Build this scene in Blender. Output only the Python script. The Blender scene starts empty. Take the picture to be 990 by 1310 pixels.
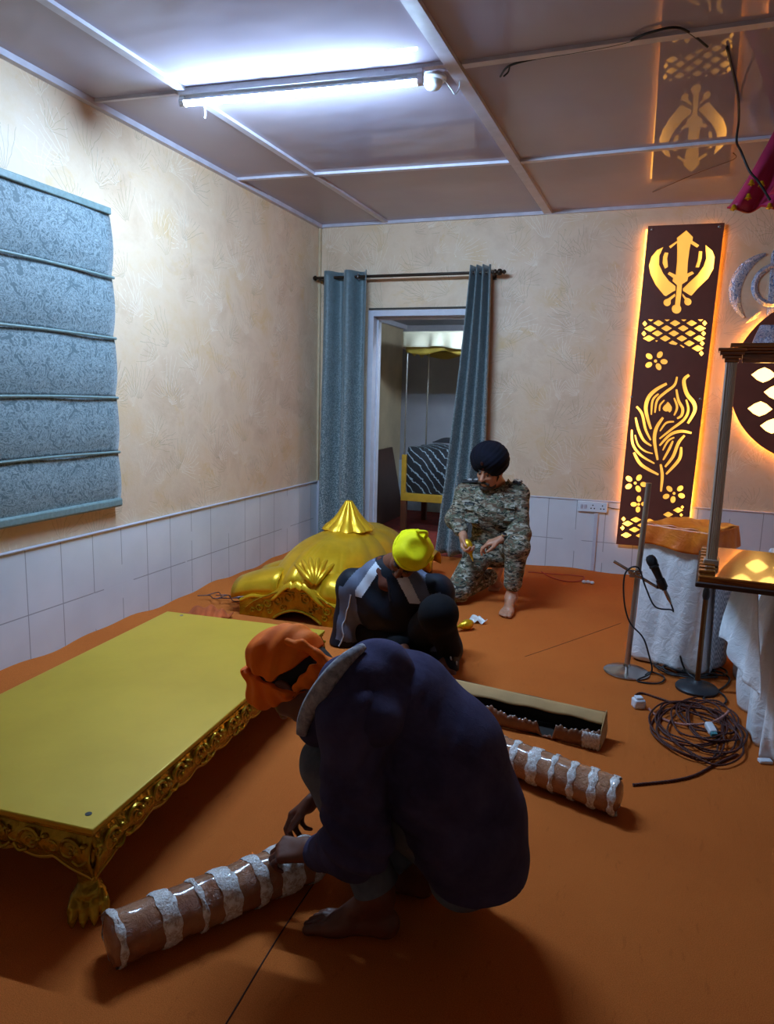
import bpy, bmesh, math, random
import numpy as np
from mathutils import Vector, Matrix
random.seed(7)
rng = np.random.default_rng(7)
PI = math.pi
scene = bpy.context.scene
COL = scene.collection

# ------------------------------------------------------------------ camera
F_PX, YAW, PITCH, ROLL, HC = 907.2, 0.34410, -0.16033, 0.02680, 1.38
WX, WY, H, DADO = -2.839, 5.970, 2.860, 0.600      # left wall, back wall, ceiling, tile height
def cam_axes():
    cy, sy, cp, sp = math.cos(YAW), math.sin(YAW), math.cos(PITCH), math.sin(PITCH)
    f = np.array([-sy*cp, cy*cp, sp]); r0 = np.array([cy, sy, 0.0]); u0 = np.cross(r0, f)
    r = math.cos(ROLL)*r0 + math.sin(ROLL)*u0
    u = -math.sin(ROLL)*r0 + math.cos(ROLL)*u0
    return r, u, f
_r, _u, _f = cam_axes()
def on(axis, val, px, py):
    o = np.array([0, 0, HC]); d = _f + _r*(px-495)/F_PX - _u*(py-655)/F_PX
    return o + d*((val-o[axis])/d[axis])
def fl(px, py, z=0.0): return on(2, z, px, py)           # point of the plane z where that spot of the photo lies
def bk(px, py, y=WY): return on(1, y, px, py)
cd = bpy.data.cameras.new('camera'); cam = bpy.data.objects.new('camera', cd); COL.objects.link(cam)
cam.matrix_world = Matrix(((_r[0], _u[0], -_f[0], 0), (_r[1], _u[1], -_f[1], 0), (_r[2], _u[2], -_f[2], HC), (0, 0, 0, 1)))
cd.sensor_fit = 'AUTO'; cd.sensor_width = 36.0; cd.lens = F_PX/1310*36.0; cd.clip_start = 0.02
scene.camera = cam

# ------------------------------------------------------------------ materials
def lin(h):
    h = h.lstrip('#'); c = [int(h[i:i+2], 16)/255 for i in (0, 2, 4)]
    return tuple(x/12.92 if x <= .04045 else ((x+.055)/1.055)**2.4 for x in c) + (1.0,)
class NT:
    def __init__(s, name):
        s.m = bpy.data.materials.new(name); s.m.use_nodes = True
        s.t = s.m.node_tree; s.b = s.t.nodes['Principled BSDF']; s._co = None
    def n(s, typ, **kw):
        nd = s.t.nodes.new(typ)
        for k, v in kw.items():
            if k in nd.inputs: nd.inputs[k].default_value = v
            else: setattr(nd, k, v)
        return nd
    def l(s, a, b): s.t.links.new(a, b)
    def co(s):
        if s._co is None: s._co = s.n('ShaderNodeTexCoord').outputs['Object']
        return s._co
    def mapped(s, scale=(1, 1, 1), rot=(0, 0, 0)):
        mp = s.n('ShaderNodeMapping'); mp.inputs['Scale'].default_value = scale; mp.inputs['Rotation'].default_value = rot
        s.l(s.co(), mp.inputs['Vector']); return mp.outputs['Vector']
    def noise(s, scale, detail=3, rough=.5, dist=0, vec=None):
        nd = s.n('ShaderNodeTexNoise', Scale=scale, Detail=detail, Roughness=rough, Distortion=dist)
        s.l(vec if vec is not None else s.co(), nd.inputs['Vector']); return nd.outputs['Fac']
    def ramp(s, fac, stops, interp='LINEAR'):
        nd = s.n('ShaderNodeValToRGB'); cr = nd.color_ramp; cr.interpolation = interp
        while len(cr.elements) < len(stops): cr.elements.new(.5)
        for e, (p, c) in zip(cr.elements, stops):
            e.position = p; e.color = c if len(c) == 4 else (*c, 1)
        s.l(fac, nd.inputs['Fac']); return nd.outputs['Color']
    def mix(s, fac, a, b, mode='MIX'):
        nd = s.n('ShaderNodeMix', data_type='RGBA', blend_type=mode)
        for k, v in ((0, fac), (6, a), (7, b)):
            if hasattr(v, 'is_linked') or hasattr(v, 'links'): s.l(v, nd.inputs[k])
            else: nd.inputs[k].default_value = v
        return nd.outputs[2]
    def math(s, op, a, b=0.0, clamp=False):
        nd = s.n('ShaderNodeMath', operation=op, use_clamp=clamp)
        for k, v in ((0, a), (1, b)):
            if hasattr(v, 'links'): s.l(v, nd.inputs[k])
            else: nd.inputs[k].default_value = v
        return nd.outputs[0]
    def color(s, c):
        if hasattr(c, 'links'): s.l(c, s.b.inputs['Base Color'])
        else: s.b.inputs['Base Color'].default_value = c
    def bump(s, h, strength=.3, dist=.01):
        nd = s.n('ShaderNodeBump', Strength=strength, Distance=dist); s.l(h, nd.inputs['Height']); s.l(nd.outputs['Normal'], s.b.inputs['Normal'])
def mat(name, hexc, rough=.6, metal=0.0, var=.12, vscale=12, bump=0, bscale=80, spec=None, coat=0, sheen=0, emit=None, es=1.0, trans=0, sub=0):
    t = NT(name); c = lin(hexc) if isinstance(hexc, str) else hexc
    b = t.b; b.inputs['Roughness'].default_value = rough; b.inputs['Metallic'].default_value = metal
    if var:
        a = tuple(x*(1-var) for x in c[:3]) + (1,); d = tuple(min(1, x*(1+var)) for x in c[:3]) + (1,)
        t.color(t.ramp(t.noise(vscale, 4), [(.3, a), (.7, d)]))
    else: t.color(c)
    if bump: t.bump(t.noise(bscale, 4), bump, .004)
    if spec is not None: b.inputs['Specular IOR Level'].default_value = spec
    if coat: b.inputs['Coat Weight'].default_value = coat; b.inputs['Coat Roughness'].default_value = .1
    if sheen: b.inputs['Sheen Weight'].default_value = sheen; b.inputs['Sheen Roughness'].default_value = .4
    if trans: b.inputs['Transmission Weight'].default_value = trans
    if sub: b.inputs['Subsurface Weight'].default_value = sub; b.inputs['Subsurface Radius'].default_value = (.01, .004, .002)
    if emit:
        b.inputs['Emission Color'].default_value = lin(emit) if isinstance(emit, str) else emit; b.inputs['Emission Strength'].default_value = es
    return t.m

# ------------------------------------------------------------------ mesh builder
def rotm(ax=0, ay=0, az=0):
    return np.array(Matrix.Rotation(az, 3, 'Z') @ Matrix.Rotation(ay, 3, 'Y') @ Matrix.Rotation(ax, 3, 'X'))
def nrm(v): v = np.asarray(v, float); return v/(np.linalg.norm(v)+1e-12)
class MB:
    def __init__(s): s.v = []; s.f = []; s.mi = []
    def add(s, V, Fs, mi=0):
        o = len(s.v); s.v += [tuple(map(float, p)) for p in V]; s.f += [tuple(i+o for i in f) for f in Fs]; s.mi += [mi]*len(Fs); return s
    def box(s, c, d, R=None, mi=0, taper=1.0):
        x, y, z = (k/2 for k in d)
        P = np.array([(-x,-y,-z),(x,-y,-z),(x,y,-z),(-x,y,-z),(-x*taper,-y*taper,z),(x*taper,-y*taper,z),(x*taper,y*taper,z),(-x*taper,y*taper,z)])
        if R is not None: P = P @ np.asarray(R).T
        return s.add(P+np.array(c), [(3,2,1,0),(4,5,6,7),(0,1,5,4),(1,2,6,5),(2,3,7,6),(3,0,4,7)], mi)
    def bx(s, lo, hi, mi=0): lo, hi = np.array(lo, float), np.array(hi, float); return s.box((lo+hi)/2, hi-lo, None, mi)
    def tube(s, pts, r, seg=8, closed=False, cap=True, mi=0, flat=None):
        P = np.array(pts, float); n = len(P); rr = np.full(n, r, float) if np.isscalar(r) else np.array(r, float)
        T = np.gradient(P, axis=0) if not closed else (np.roll(P, -1, 0)-np.roll(P, 1, 0))
        T /= np.linalg.norm(T, axis=1)[:, None]+1e-12
        up = np.array([0, 0, 1.0]) if abs(T[0][2]) < .9 else np.array([1.0, 0, 0])
        N = nrm(np.cross(T[0], up)); V = []
        for i in range(n):
            N = nrm(N - T[i]*np.dot(N, T[i])); Bn = np.cross(T[i], N)
            for k in range(seg):
                a = 2*PI*k/seg; V.append(P[i]+rr[i]*(math.cos(a)*N+math.sin(a)*Bn*(flat or 1)))
        Fs = []
        for i in range(n if closed else n-1):
            j = (i+1) % n
            for k in range(seg):
                k2 = (k+1) % seg; Fs.append((i*seg+k, i*seg+k2, j*seg+k2, j*seg+k))
        if cap and not closed:
            Fs.append(tuple(range(seg))[::-1]); Fs.append(tuple((n-1)*seg+k for k in range(seg)))
        return s.add(V, Fs, mi)
    def cyl(s, a, b, ra, rb=None, seg=20, mi=0): return s.tube([a, b], [ra, ra if rb is None else rb], seg, mi=mi)
    def lathe(s, prof, c=(0, 0, 0), seg=32, R=None, lobes=0, lobe=0.0, mi=0, cap=True):
        V = []
        for (r, z) in prof:
            for k in range(seg):
                a = 2*PI*k/seg; q = r*(1+lobe*(abs(math.cos(lobes*a/2))-.6)) if lobes else r
                V.append((q*math.cos(a), q*math.sin(a), z))
        V = np.array(V)
        if R is not None: V = V @ np.asarray(R).T
        n = len(prof); Fs = [(i*seg+k, i*seg+(k+1) % seg, (i+1)*seg+(k+1) % seg, (i+1)*seg+k) for i in range(n-1) for k in range(seg)]
        if cap: Fs += [tuple(range(seg))[::-1], tuple((n-1)*seg+k for k in range(seg))]
        return s.add(V+np.array(c), Fs, mi)
    def ball(s, c, r, seg=16, R=None, mi=0):
        r = (r, r, r) if np.isscalar(r) else r; m = seg//2
        pr = [(math.sin(PI*i/m)+1e-4, -math.cos(PI*i/m)) for i in range(m+1)]
        V = np.array([(q*math.cos(2*PI*k/seg)*r[0], q*math.sin(2*PI*k/seg)*r[1], z*r[2]) for q, z in pr for k in range(seg)])
        if R is not None: V = V @ np.asarray(R).T
        Fs = [(i*seg+k, i*seg+(k+1) % seg, (i+1)*seg+(k+1) % seg, (i+1)*seg+k) for i in range(m) for k in range(seg)]
        return s.add(V+np.array(c), Fs, mi)
    def prism(s, poly, h, o=(0, 0, 0), U=(1, 0, 0), V=(0, 0, 1), mi=0):
        U, V = np.array(U, float), np.array(V, float); W = np.cross(U, V); o = np.array(o, float); n = len(poly)
        A = [o+U*p[0]+V*p[1] for p in poly]; Bq = [q+W*h for q in A]
        Fs = [tuple(range(n))[::-1], tuple(range(n, 2*n))] + [(i, (i+1) % n, n+(i+1) % n, n+i) for i in range(n)]
        return s.add(A+Bq, Fs, mi)
    def grid(s, fn, nu, nv, mi=0, closed_u=False):
        V = [fn(i/nu, j/nv) for j in range(nv+1) for i in range(nu+(0 if closed_u else 1))]
        w = nu if closed_u else nu+1
        Fs = [(j*w+i, j*w+(i+1) % w, (j+1)*w+(i+1) % w, (j+1)*w+i) for j in range(nv) for i in range(nu)]
        return s.add(V, Fs, mi)
def tag(o, label=None, cat=None, group=None, kind=None):
    if label: o['label'] = label
    if cat: o['category'] = cat
    if group: o['group'] = group
    if kind: o['kind'] = kind
    return o
def thing(name, label, cat, loc=(0, 0, 0), group=None):
    o = bpy.data.objects.new(name, None); COL.objects.link(o); o.location = [float(k) for k in loc]; o.empty_display_size = .1
    return tag(o, label, cat, group)
def wloc(o):
    v = Vector((0, 0, 0))
    while o is not None: v = v + o.location; o = o.parent
    return np.array(v)
def obj(name, mb, mats, parent=None, smooth=True, ang=40, bevel=0, solid=0, label=None, subsurf=0, loc=None):
    """links ONE mesh object; coordinates in mb are world coordinates"""
    V = np.array(mb.v if isinstance(mb, MB) else mb[0], float); Fs = mb.f if isinstance(mb, MB) else mb[1]
    mi = mb.mi if isinstance(mb, MB) else (mb[2] if len(mb) > 2 else None)
    lo, hi = V.min(0), V.max(0)
    org = np.array(loc) if loc is not None else np.array([(lo[0]+hi[0])/2, (lo[1]+hi[1])/2, lo[2]])
    me = bpy.data.meshes.new(name)
    if isinstance(mb, MB): me.from_pydata((V-org).tolist(), [], Fs)
    else: me.from_pydata((V-org).tolist(), [], np.asarray(Fs).tolist())
    for m in (mats if isinstance(mats, (list, tuple)) else [mats]): me.materials.append(m)
    if mi is not None and len(me.polygons) == len(mi): me.polygons.foreach_set('material_index', np.asarray(mi, np.int32))
    if smooth:
        me.shade_smooth()
        if ang < 180: me.set_sharp_from_angle(angle=math.radians(ang))
    me.update()
    o = bpy.data.objects.new(name, me); COL.objects.link(o)
    if parent is not None: o.parent = parent; o.location = (org-wloc(parent)).tolist()
    else: o.location = org.tolist()
    if solid:
        md = o.modifiers.new('thickness', 'SOLIDIFY'); md.thickness = solid; md.offset = 0
    if bevel:
        md = o.modifiers.new('bevel', 'BEVEL'); md.width = bevel; md.segments = 2; md.limit_method = 'ANGLE'
    if subsurf:
        md = o.modifiers.new('sub', 'SUBSURF'); md.levels = subsurf; md.render_levels = subsurf
    if label: o['label'] = label
    return o
def struct(name, mb, m, **kw):
    o = obj(name, mb, m, **kw); o['kind'] = 'structure'; return o
def dup(root, delta=(0, 0, 0), rotz=0, label=None, group=None):
    r = root.copy(); COL.objects.link(r); r.location = (np.array(root.location)+np.array(delta)).tolist(); r.rotation_euler = (0, 0, rotz)
    if label: r['label'] = label
    if group: r['group'] = group
    for ch in list(root.children):
        c = ch.copy(); COL.objects.link(c); c.parent = r
        for g in list(ch.children):
            d = g.copy(); COL.objects.link(d); d.parent = c
    return r
def spline(pts, n=8, closed=False):
    P = np.array(pts, float); m = len(P); out = []
    for i in range(m if closed else m-1):
        g = lambda k: P[k % m] if closed else P[min(max(k, 0), m-1)]
        a, b, c, d = g(i-1), g(i), g(i+1), g(i+2)
        for t in np.linspace(0, 1, n, endpoint=False):
            out.append(.5*((2*b)+(-a+c)*t+(2*a-5*b+4*c-d)*t*t+(-a+3*b-3*c+d)*t**3))
    if not closed: out.append(P[-1])
    return np.array(out)

# ------------------------------------------------------------------ implicit modelling: smooth unions of tapered capsules and ellipsoids, meshed with surface nets
class Field:
    def __init__(s, lo, hi, h):
        s.lo = np.array(lo, float); s.h = h; s.n = np.ceil((np.array(hi)-s.lo)/h).astype(int)+1
        s.v = np.full(s.n, 9.0, np.float32)
    def _sub(s, lo, hi):
        a = np.clip(np.floor((lo-s.lo)/s.h).astype(int), 0, s.n); b = np.clip(np.ceil((hi-s.lo)/s.h).astype(int)+1, 0, s.n)
        if (b <= a).any(): return None
        ax = [(s.lo[i]+s.h*np.arange(a[i], b[i])).astype(np.float32) for i in range(3)]
        return (slice(a[0], b[0]), slice(a[1], b[1]), slice(a[2], b[2])), ax[0][:, None, None], ax[1][None, :, None], ax[2][None, None, :]
    def _put(s, sl, d, k, cut):
        a = s.v[sl]
        if cut:
            d = -d; hh = np.maximum(k-np.abs(a-d), 0)/k if k > 0 else 0
            s.v[sl] = np.maximum(a, d)+hh*hh*k*.25
        else:
            hh = np.maximum(k-np.abs(a-d), 0)/k if k > 0 else 0
            s.v[sl] = np.minimum(a, d)-hh*hh*k*.25
    def cap(s, a, b, ra, rb=None, k=.02, flat=None, cut=False):
        a, b = np.array(a, float), np.array(b, float); rb = ra if rb is None else rb; m = max(ra, rb)*(max(1, flat[1]) if flat else 1)+k+3*s.h
        q = s._sub(np.minimum(a, b)-m, np.maximum(a, b)+m)
        if q is None: return s
        sl, X, Y, Z = q; ab = b-a
        x, y, z = X-a[0], Y-a[1], Z-a[2]
        if flat:
            d, sc = nrm(flat[0]), flat[1]; g = (1/sc-1); e = x*d[0]+y*d[1]+z*d[2]
            x = x+g*e*d[0]; y = y+g*e*d[1]; z = z+g*e*d[2]
            ab = ab+g*np.dot(ab, d)*d
        t = np.clip((x*ab[0]+y*ab[1]+z*ab[2])/(ab@ab+1e-12), 0, 1)
        d_ = np.sqrt((x-t*ab[0])**2+(y-t*ab[1])**2+(z-t*ab[2])**2)-(ra+(rb-ra)*t)
        s._put(sl, d_.astype(np.float32), k, cut); return s
    def path(s, pts, rs, k=.02, flat=None):
        for i in range(len(pts)-1): s.cap(pts[i], pts[i+1], rs[i], rs[i+1], k, flat)
        return s
    def ell(s, c, r, R=None, k=.02, cut=False):
        c = np.array(c, float); r = np.array((r, r, r) if np.isscalar(r) else r, float); R = np.eye(3) if R is None else np.asarray(R)
        m = r.max()+k+3*s.h; q = s._sub(c-m, c+m)
        if q is None: return s
        sl, X, Y, Z = q; x, y, z = X-c[0], Y-c[1], Z-c[2]
        p = [(x*R[0, i]+y*R[1, i]+z*R[2, i])/r[i] for i in range(3)]
        l = np.sqrt(p[0]**2+p[1]**2+p[2]**2)+1e-6; g = np.sqrt((p[0]/r[0])**2+(p[1]/r[1])**2+(p[2]/r[2])**2)+1e-6
        s._put(sl, (l*(l-1)/g).astype(np.float32), k, cut); return s
    def half(s, c, n, cut=True, k=.004):
        """keeps the side the normal points away from"""
        n = nrm(n); ax = [(s.lo[i]+s.h*np.arange(s.n[i])).astype(np.float32) for i in range(3)]
        d = (ax[0][:, None, None]-c[0])*n[0]+(ax[1][None, :, None]-c[1])*n[1]+(ax[2][None, None, :]-c[2])*n[2]
        s.v = np.maximum(s.v, d.astype(np.float32)); return s
    def slab(s, c, n, w):
        n = nrm(n); ax = [(s.lo[i]+s.h*np.arange(s.n[i])).astype(np.float32) for i in range(3)]
        d = (ax[0][:, None, None]-c[0])*n[0]+(ax[1][None, :, None]-c[1])*n[1]+(ax[2][None, None, :]-c[2])*n[2]
        s.v = np.maximum(s.v, (w-np.abs(d)).astype(np.float32)); return s
    def mesh(s, smooth=2, disp=None):
        v = s.v; ins = v < 0; c = np.zeros(np.array(v.shape)-1, np.int8)
        for dx in (0, 1):
            for dy in (0, 1):
                for dz in (0, 1): c += ins[dx:dx+c.shape[0], dy:dy+c.shape[1], dz:dz+c.shape[2]]
        I = np.argwhere((c > 0) & (c < 8)); idx = np.full(c.shape, -1, np.int32); idx[I[:, 0], I[:, 1], I[:, 2]] = np.arange(len(I))
        cor = [(i, j, k) for i in (0, 1) for j in (0, 1) for k in (0, 1)]
        val = {q: v[I[:, 0]+q[0], I[:, 1]+q[1], I[:, 2]+q[2]].astype(float) for q in cor}
        acc = np.zeros((len(I), 3)); cnt = np.zeros(len(I))
        for q in cor:
            for ax in range(3):
                if q[ax] == 0:
                    w = list(q); w[ax] = 1; a, b = val[q], val[tuple(w)]; m = (a < 0) != (b < 0)
                    t = np.where(m, a/(a-b+1e-20), 0); p = np.array(q, float)[None, :].repeat(len(I), 0); p[:, ax] = t
                    acc += p*m[:, None]; cnt += m
        V = s.lo+s.h*(I+acc/np.maximum(cnt, 1)[:, None]); Q = []
        for ax in range(3):
            o1, o2 = (ax+1) % 3, (ax+2) % 3
            A = np.take(ins, range(0, ins.shape[ax]-1), ax); B = np.take(ins, range(1, ins.shape[ax]), ax)
            E = np.argwhere(A != B); E = E[(E[:, o1] > 0) & (E[:, o2] > 0) & (E[:, o1] < c.shape[o1]) & (E[:, o2] < c.shape[o2])]
            up = A[E[:, 0], E[:, 1], E[:, 2]]
            def cell(d1, d2):
                e = E.copy(); e[:, o1] -= d1; e[:, o2] -= d2; return idx[e[:, 0], e[:, 1], e[:, 2]]
            q = np.stack([cell(1, 1), cell(0, 1), cell(0, 0), cell(1, 0)], 1); q[~up] = q[~up][:, ::-1]; Q.append(q)
        Q = np.concatenate(Q); Q = Q[(Q >= 0).all(1)]
        e = np.concatenate([Q[:, [0, 1]], Q[:, [1, 2]], Q[:, [2, 3]], Q[:, [3, 0]]]); nb = np.bincount(e[:, 0], minlength=len(V))
        for it in range(smooth*2):
            av = np.stack([np.bincount(e[:, 0], V[e[:, 1], k], len(V)) for k in range(3)], 1)/np.maximum(nb, 1)[:, None]
            V = V+(av-V)*(.55 if it % 2 == 0 else -.5)
        if disp is not None:
            V = V+vnormals(V, Q)*disp(V)[:, None]
        return V, Q
def vnormals(V, Q):
    n = np.cross(V[Q[:, 2]]-V[Q[:, 0]], V[Q[:, 3]]-V[Q[:, 1]]); N = np.zeros_like(V)
    for j in range(4):
        for k in range(3): N[:, k] += np.bincount(Q[:, j], n[:, k], len(V))
    return N/(np.linalg.norm(N, axis=1)[:, None]+1e-12)
def wav(P, scale, seed=0, n=7):
    """smooth random field in about -1..1 made of sine waves"""
    g = np.random.default_rng(seed); o = 0
    for _ in range(n):
        d = nrm(g.normal(size=3))*scale*g.uniform(.6, 1.5); o = o+np.sin(P@d+g.uniform(0, 6.28)+.8*np.sin(P@nrm(g.normal(size=3))*scale*.7))
    return o/n*1.6
def folds(P, d, freq, warp=1.2, seed=1, wscale=14):
    """cloth folds: ridges running across direction d"""
    w = wav(P, wscale, seed); t = np.sin(P@nrm(d)*freq+warp*3*w); return np.sign(t)*np.abs(t)**1.0*(.55+.45*wav(P, wscale*.8, seed+5))
# ------------------------------------------------------------------ surface materials of the room
def wallpaper_mat():
    t = NT('wallpaper')
    geo = t.n('ShaderNodeNewGeometry'); sep = t.n('ShaderNodeSeparateXYZ'); t.l(geo.outputs['Position'], sep.inputs[0])
    cmb = t.n('ShaderNodeCombineXYZ'); t.l(t.math('ADD', sep.outputs['X'], sep.outputs['Y']), cmb.inputs[0]); t.l(sep.outputs['Z'], cmb.inputs[1]); uv = cmb.outputs[0]   # u runs along either wall
    base = t.ramp(t.noise(2.6, 6, .65, .3, uv), [(.32, lin('#d2b394')), (.5, lin('#dfc4a6')), (.72, lin('#dab88e'))])
    stain = t.ramp(t.noise(3.4, 4, .65, .6, uv), [(.58, (0, 0, 0)), (.74, (1, 1, 1))])
    base = t.mix(t.math('MULTIPLY', stain, .5), base, lin('#d3a654'))
    out = base
    def M_(op, a, b=0.0): return t.math(op, a, b)
    for k, (sc, N, rmax, col, al) in enumerate([(2.1, 34, .30, '#f4ecdd', .5), (2.5, 30, .26, '#8d7c62', .40), (3.2, 26, .20, '#f0e5d0', .45), (2.9, 24, .22, '#9c8458', .38)]):
        ofs = t.n('ShaderNodeVectorMath', operation='ADD'); t.l(uv, ofs.inputs[0]); ofs.inputs[1].default_value = (k*3.17+.3, k*1.73+.2, 0)
        wrp = t.n('ShaderNodeTexNoise', Scale=6.0, Detail=3); t.l(ofs.outputs[0], wrp.inputs['Vector'])
        w2 = t.n('ShaderNodeVectorMath', operation='MULTIPLY_ADD'); t.l(wrp.outputs['Color'], w2.inputs[0]); w2.inputs[1].default_value = (.07, .07, 0); t.l(ofs.outputs[0], w2.inputs[2])
        vo = t.n('ShaderNodeTexVoronoi', Scale=sc, Randomness=.9); vo.voronoi_dimensions = '2D'; t.l(w2.outputs[0], vo.inputs['Vector'])
        df = t.n('ShaderNodeVectorMath', operation='SUBTRACT'); t.l(w2.outputs[0], df.inputs[0]); t.l(vo.outputs['Position'], df.inputs[1])
        s2 = t.n('ShaderNodeSeparateXYZ'); t.l(df.outputs[0], s2.inputs[0]); ln = t.n('ShaderNodeVectorMath', operation='LENGTH'); t.l(df.outputs[0], ln.inputs[0])
        r = ln.outputs['Value']; hs = t.n('ShaderNodeSeparateColor'); t.l(vo.outputs['Color'], hs.inputs[0])
        a = M_('ARCTAN2', s2.outputs['X'], s2.outputs['Y']); rel = M_('SUBTRACT', a, M_('MULTIPLY', M_('SUBTRACT', hs.outputs[0], .5), 2.4))
        q = M_('FRACT', M_('ADD', M_('MULTIPLY', a, N/6.283), 50.0)); dist = M_('MULTIPLY', M_('ABSOLUTE', M_('SUBTRACT', q, .5)), r)       # angular distance turned into metres (times N/2pi)
        line = M_('LESS_THAN', dist, .0016*N/6.283); fan = M_('LESS_THAN', M_('ABSOLUTE', rel), .85)
        msk = M_('MULTIPLY', M_('MULTIPLY', line, fan), M_('MULTIPLY', M_('LESS_THAN', r, rmax), M_('GREATER_THAN', r, .02)))
        brk = M_('GREATER_THAN', t.noise(9, 3, .6, .5, ofs.outputs[0]), .44); out = t.mix(M_('MULTIPLY', M_('MULTIPLY', msk, brk), al), out, lin(col))
    t.color(out); t.b.inputs['Roughness'].default_value = .5
    t.bump(t.noise(10, 6, .7, .4, uv), .28, .012); return t.m
def tile_mat(axis):
    t = NT('dado_tiles_'+axis); sep = t.n('ShaderNodeSeparateXYZ'); geo = t.n('ShaderNodeNewGeometry'); t.l(geo.outputs['Position'], sep.inputs[0])
    u = sep.outputs['Y' if axis == 'left' else 'X']; off = 2.613 if axis == 'left' else -.478
    fr = t.math('FRACT', t.math('ADD', t.math('DIVIDE', t.math('SUBTRACT', u, off), .2285), 20.0))
    du = t.math('MINIMUM', fr, t.math('SUBTRACT', 1.0, fr))
    g1 = t.math('LESS_THAN', du, .012)
    g2 = t.math('LESS_THAN', t.math('ABSOLUTE', t.math('SUBTRACT', sep.outputs['Z'], .255)), .0028)
    g = t.math('MAXIMUM', g1, g2)
    brk = t.math('GREATER_THAN', t.noise(2.3, 3), .40)
    base = t.ramp(t.noise(2.5, 4), [(.3, lin('#ccd0d6')), (.7, lin('#dcdfe4'))])
    t.color(t.mix(t.math('MULTIPLY', t.math('MULTIPLY', g, brk), .6), base, lin('#5d5f66')))
    t.b.inputs['Roughness'].default_value = .28; t.bump(t.math('SUBTRACT', 1.0, g), .3, .002); return t.m
def carpet_mat():
    t = NT('orange_carpet')
    a = t.ramp(t.noise(1.6, 5, .6), [(.3, lin('#b85f24')), (.7, lin('#cc702e'))])
    f = t.noise(420, 2); f2 = t.noise(40, 4, .7, .3, t.mapped((1, .25, 1)))
    a = t.mix(.5, a, t.ramp(f, [(.3, lin('#8a3e12')), (.7, lin('#d8763a'))]), 'MIX')
    a = t.mix(t.math('MULTIPLY', t.math('GREATER_THAN', f2, .64), .18), a, lin('#7c3a16'))
    t.color(a); t.b.inputs['Roughness'].default_value = .95; t.b.inputs['Specular IOR Level'].default_value = .1
    t.bump(t.math('ADD', f, f2), .55, .004); return t.m
def ceiling_mat():
    t = NT('ceiling_laminate')
    t.color(t.ramp(t.noise(1.2, 4), [(.3, lin('#a399a8')), (.7, lin('#b0a6b0'))]))
    t.b.inputs['Roughness'].default_value = .6; t.b.inputs['Specular IOR Level'].default_value = .0
    t.b.inputs['Coat Weight'].default_value = .6; t.b.inputs['Coat Roughness'].default_value = .03
    t.bump(t.noise(5, 1, .4), .15, .04); return t.m
M = {}
M['wallpaper'] = wallpaper_mat(); M['tile_l'] = tile_mat('left'); M['tile_b'] = tile_mat('back'); M['carpet'] = carpet_mat(); M['ceil'] = ceiling_mat()
M['trim'] = mat('ceiling_strip_paint', '#c3bfcb', .45, var=.1, bump=.2, bscale=20)
M['white_paint'] = mat('white_paint', '#c2c2cd', .45, var=.06)
M['seam'] = mat('carpet_seam', '#3c1908', .95, var=.3)
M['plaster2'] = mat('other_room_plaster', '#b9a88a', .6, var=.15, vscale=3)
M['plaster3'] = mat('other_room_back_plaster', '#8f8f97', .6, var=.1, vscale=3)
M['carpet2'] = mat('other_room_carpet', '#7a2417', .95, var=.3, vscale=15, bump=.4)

# ------------------------------------------------------------------ the setting
EX, SY = 2.75, -1.7
b = MB()
def floor_fn(u, v):
    x = WX+u*(EX-WX); y = SY+v*(WY-SY)
    e = x-WX; lift = .0
    if e < .55 and y > 1.5:
        lift = max(0, (.42-e)/.42)**1.2*(.030+.010*math.sin(y*6.3)+.006*math.sin(y*15+1))
    if WY-y < .3 and x > -.98: lift += max(0, (.3-(WY-y))/.3)*(.012+.008*math.sin(x*9))
    return (x, y, lift)
b.grid(floor_fn, 110, 150)
struct('floor', b, M['carpet'], ang=180)
b = MB()
P = spline([(-.79, 1.75), (-.785, 1.45), (-.77, 1.2), (-.755, .9), (-.74, .5)], 6)
b.tube([(x, y, .0005) for x, y in P], .0022, 5)
P = spline([(-.05, 4.6), (-.35, 4.05), (-.52, 3.75)], 6)
b.tube([(x, y, .0003) for x, y in P], .0016, 5)
struct('trim_20', b, M['seam'])
DX0, DX1, DZ = -2.355, -1.36, 2.125         # doorway
b = MB()
b.bx((WX-.12, WY, 0), (DX0, WY+.12, H)); b.bx((DX1, WY, 0), (EX+.12, WY+.12, H)); b.bx((DX0, WY, DZ), (DX1, WY+.12, H))
struct('wall_back', b, M['wallpaper'], smooth=False)
struct('wall_left', MB().bx((WX-.12, SY-.12, 0), (WX, WY, H)), M['wallpaper'], smooth=False)
struct('wall_right', MB().bx((EX, SY-.12, 0), (EX+.12, WY, H)), M['wallpaper'], smooth=False)
struct('wall_front', MB().bx((WX, SY-.12, 0), (EX, SY, H)), M['wallpaper'], smooth=False)
struct('ceiling', MB().bx((WX-.12, SY-.12, H), (EX+.12, WY+.12, H+.08)), M['ceil'], smooth=False)
struct('baseboard_left', MB().bx((WX, SY, 0), (WX+.012, WY, DADO-.012)), M['tile_l'], smooth=False)
b = MB(); b.bx((WX+.012, WY-.012, 0), (DX0-.02, WY, DADO-.012)); b.bx((DX1+.02, WY-.012, 0), (EX, WY, DADO-.012))
struct('baseboard_back', b, M['tile_b'], smooth=False)
struct('trim_1', MB().bx((WX, SY, DADO-.012), (WX+.022, WY, DADO)), M['white_paint'], bevel=.004)
b = MB(); b.bx((WX+.012, WY-.02, DADO-.012), (DX0-.02, WY, DADO)); b.bx((DX1+.02, WY-.02, DADO-.012), (EX, WY, DADO))
struct('trim_2', b, M['white_paint'], bevel=.004)
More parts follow.
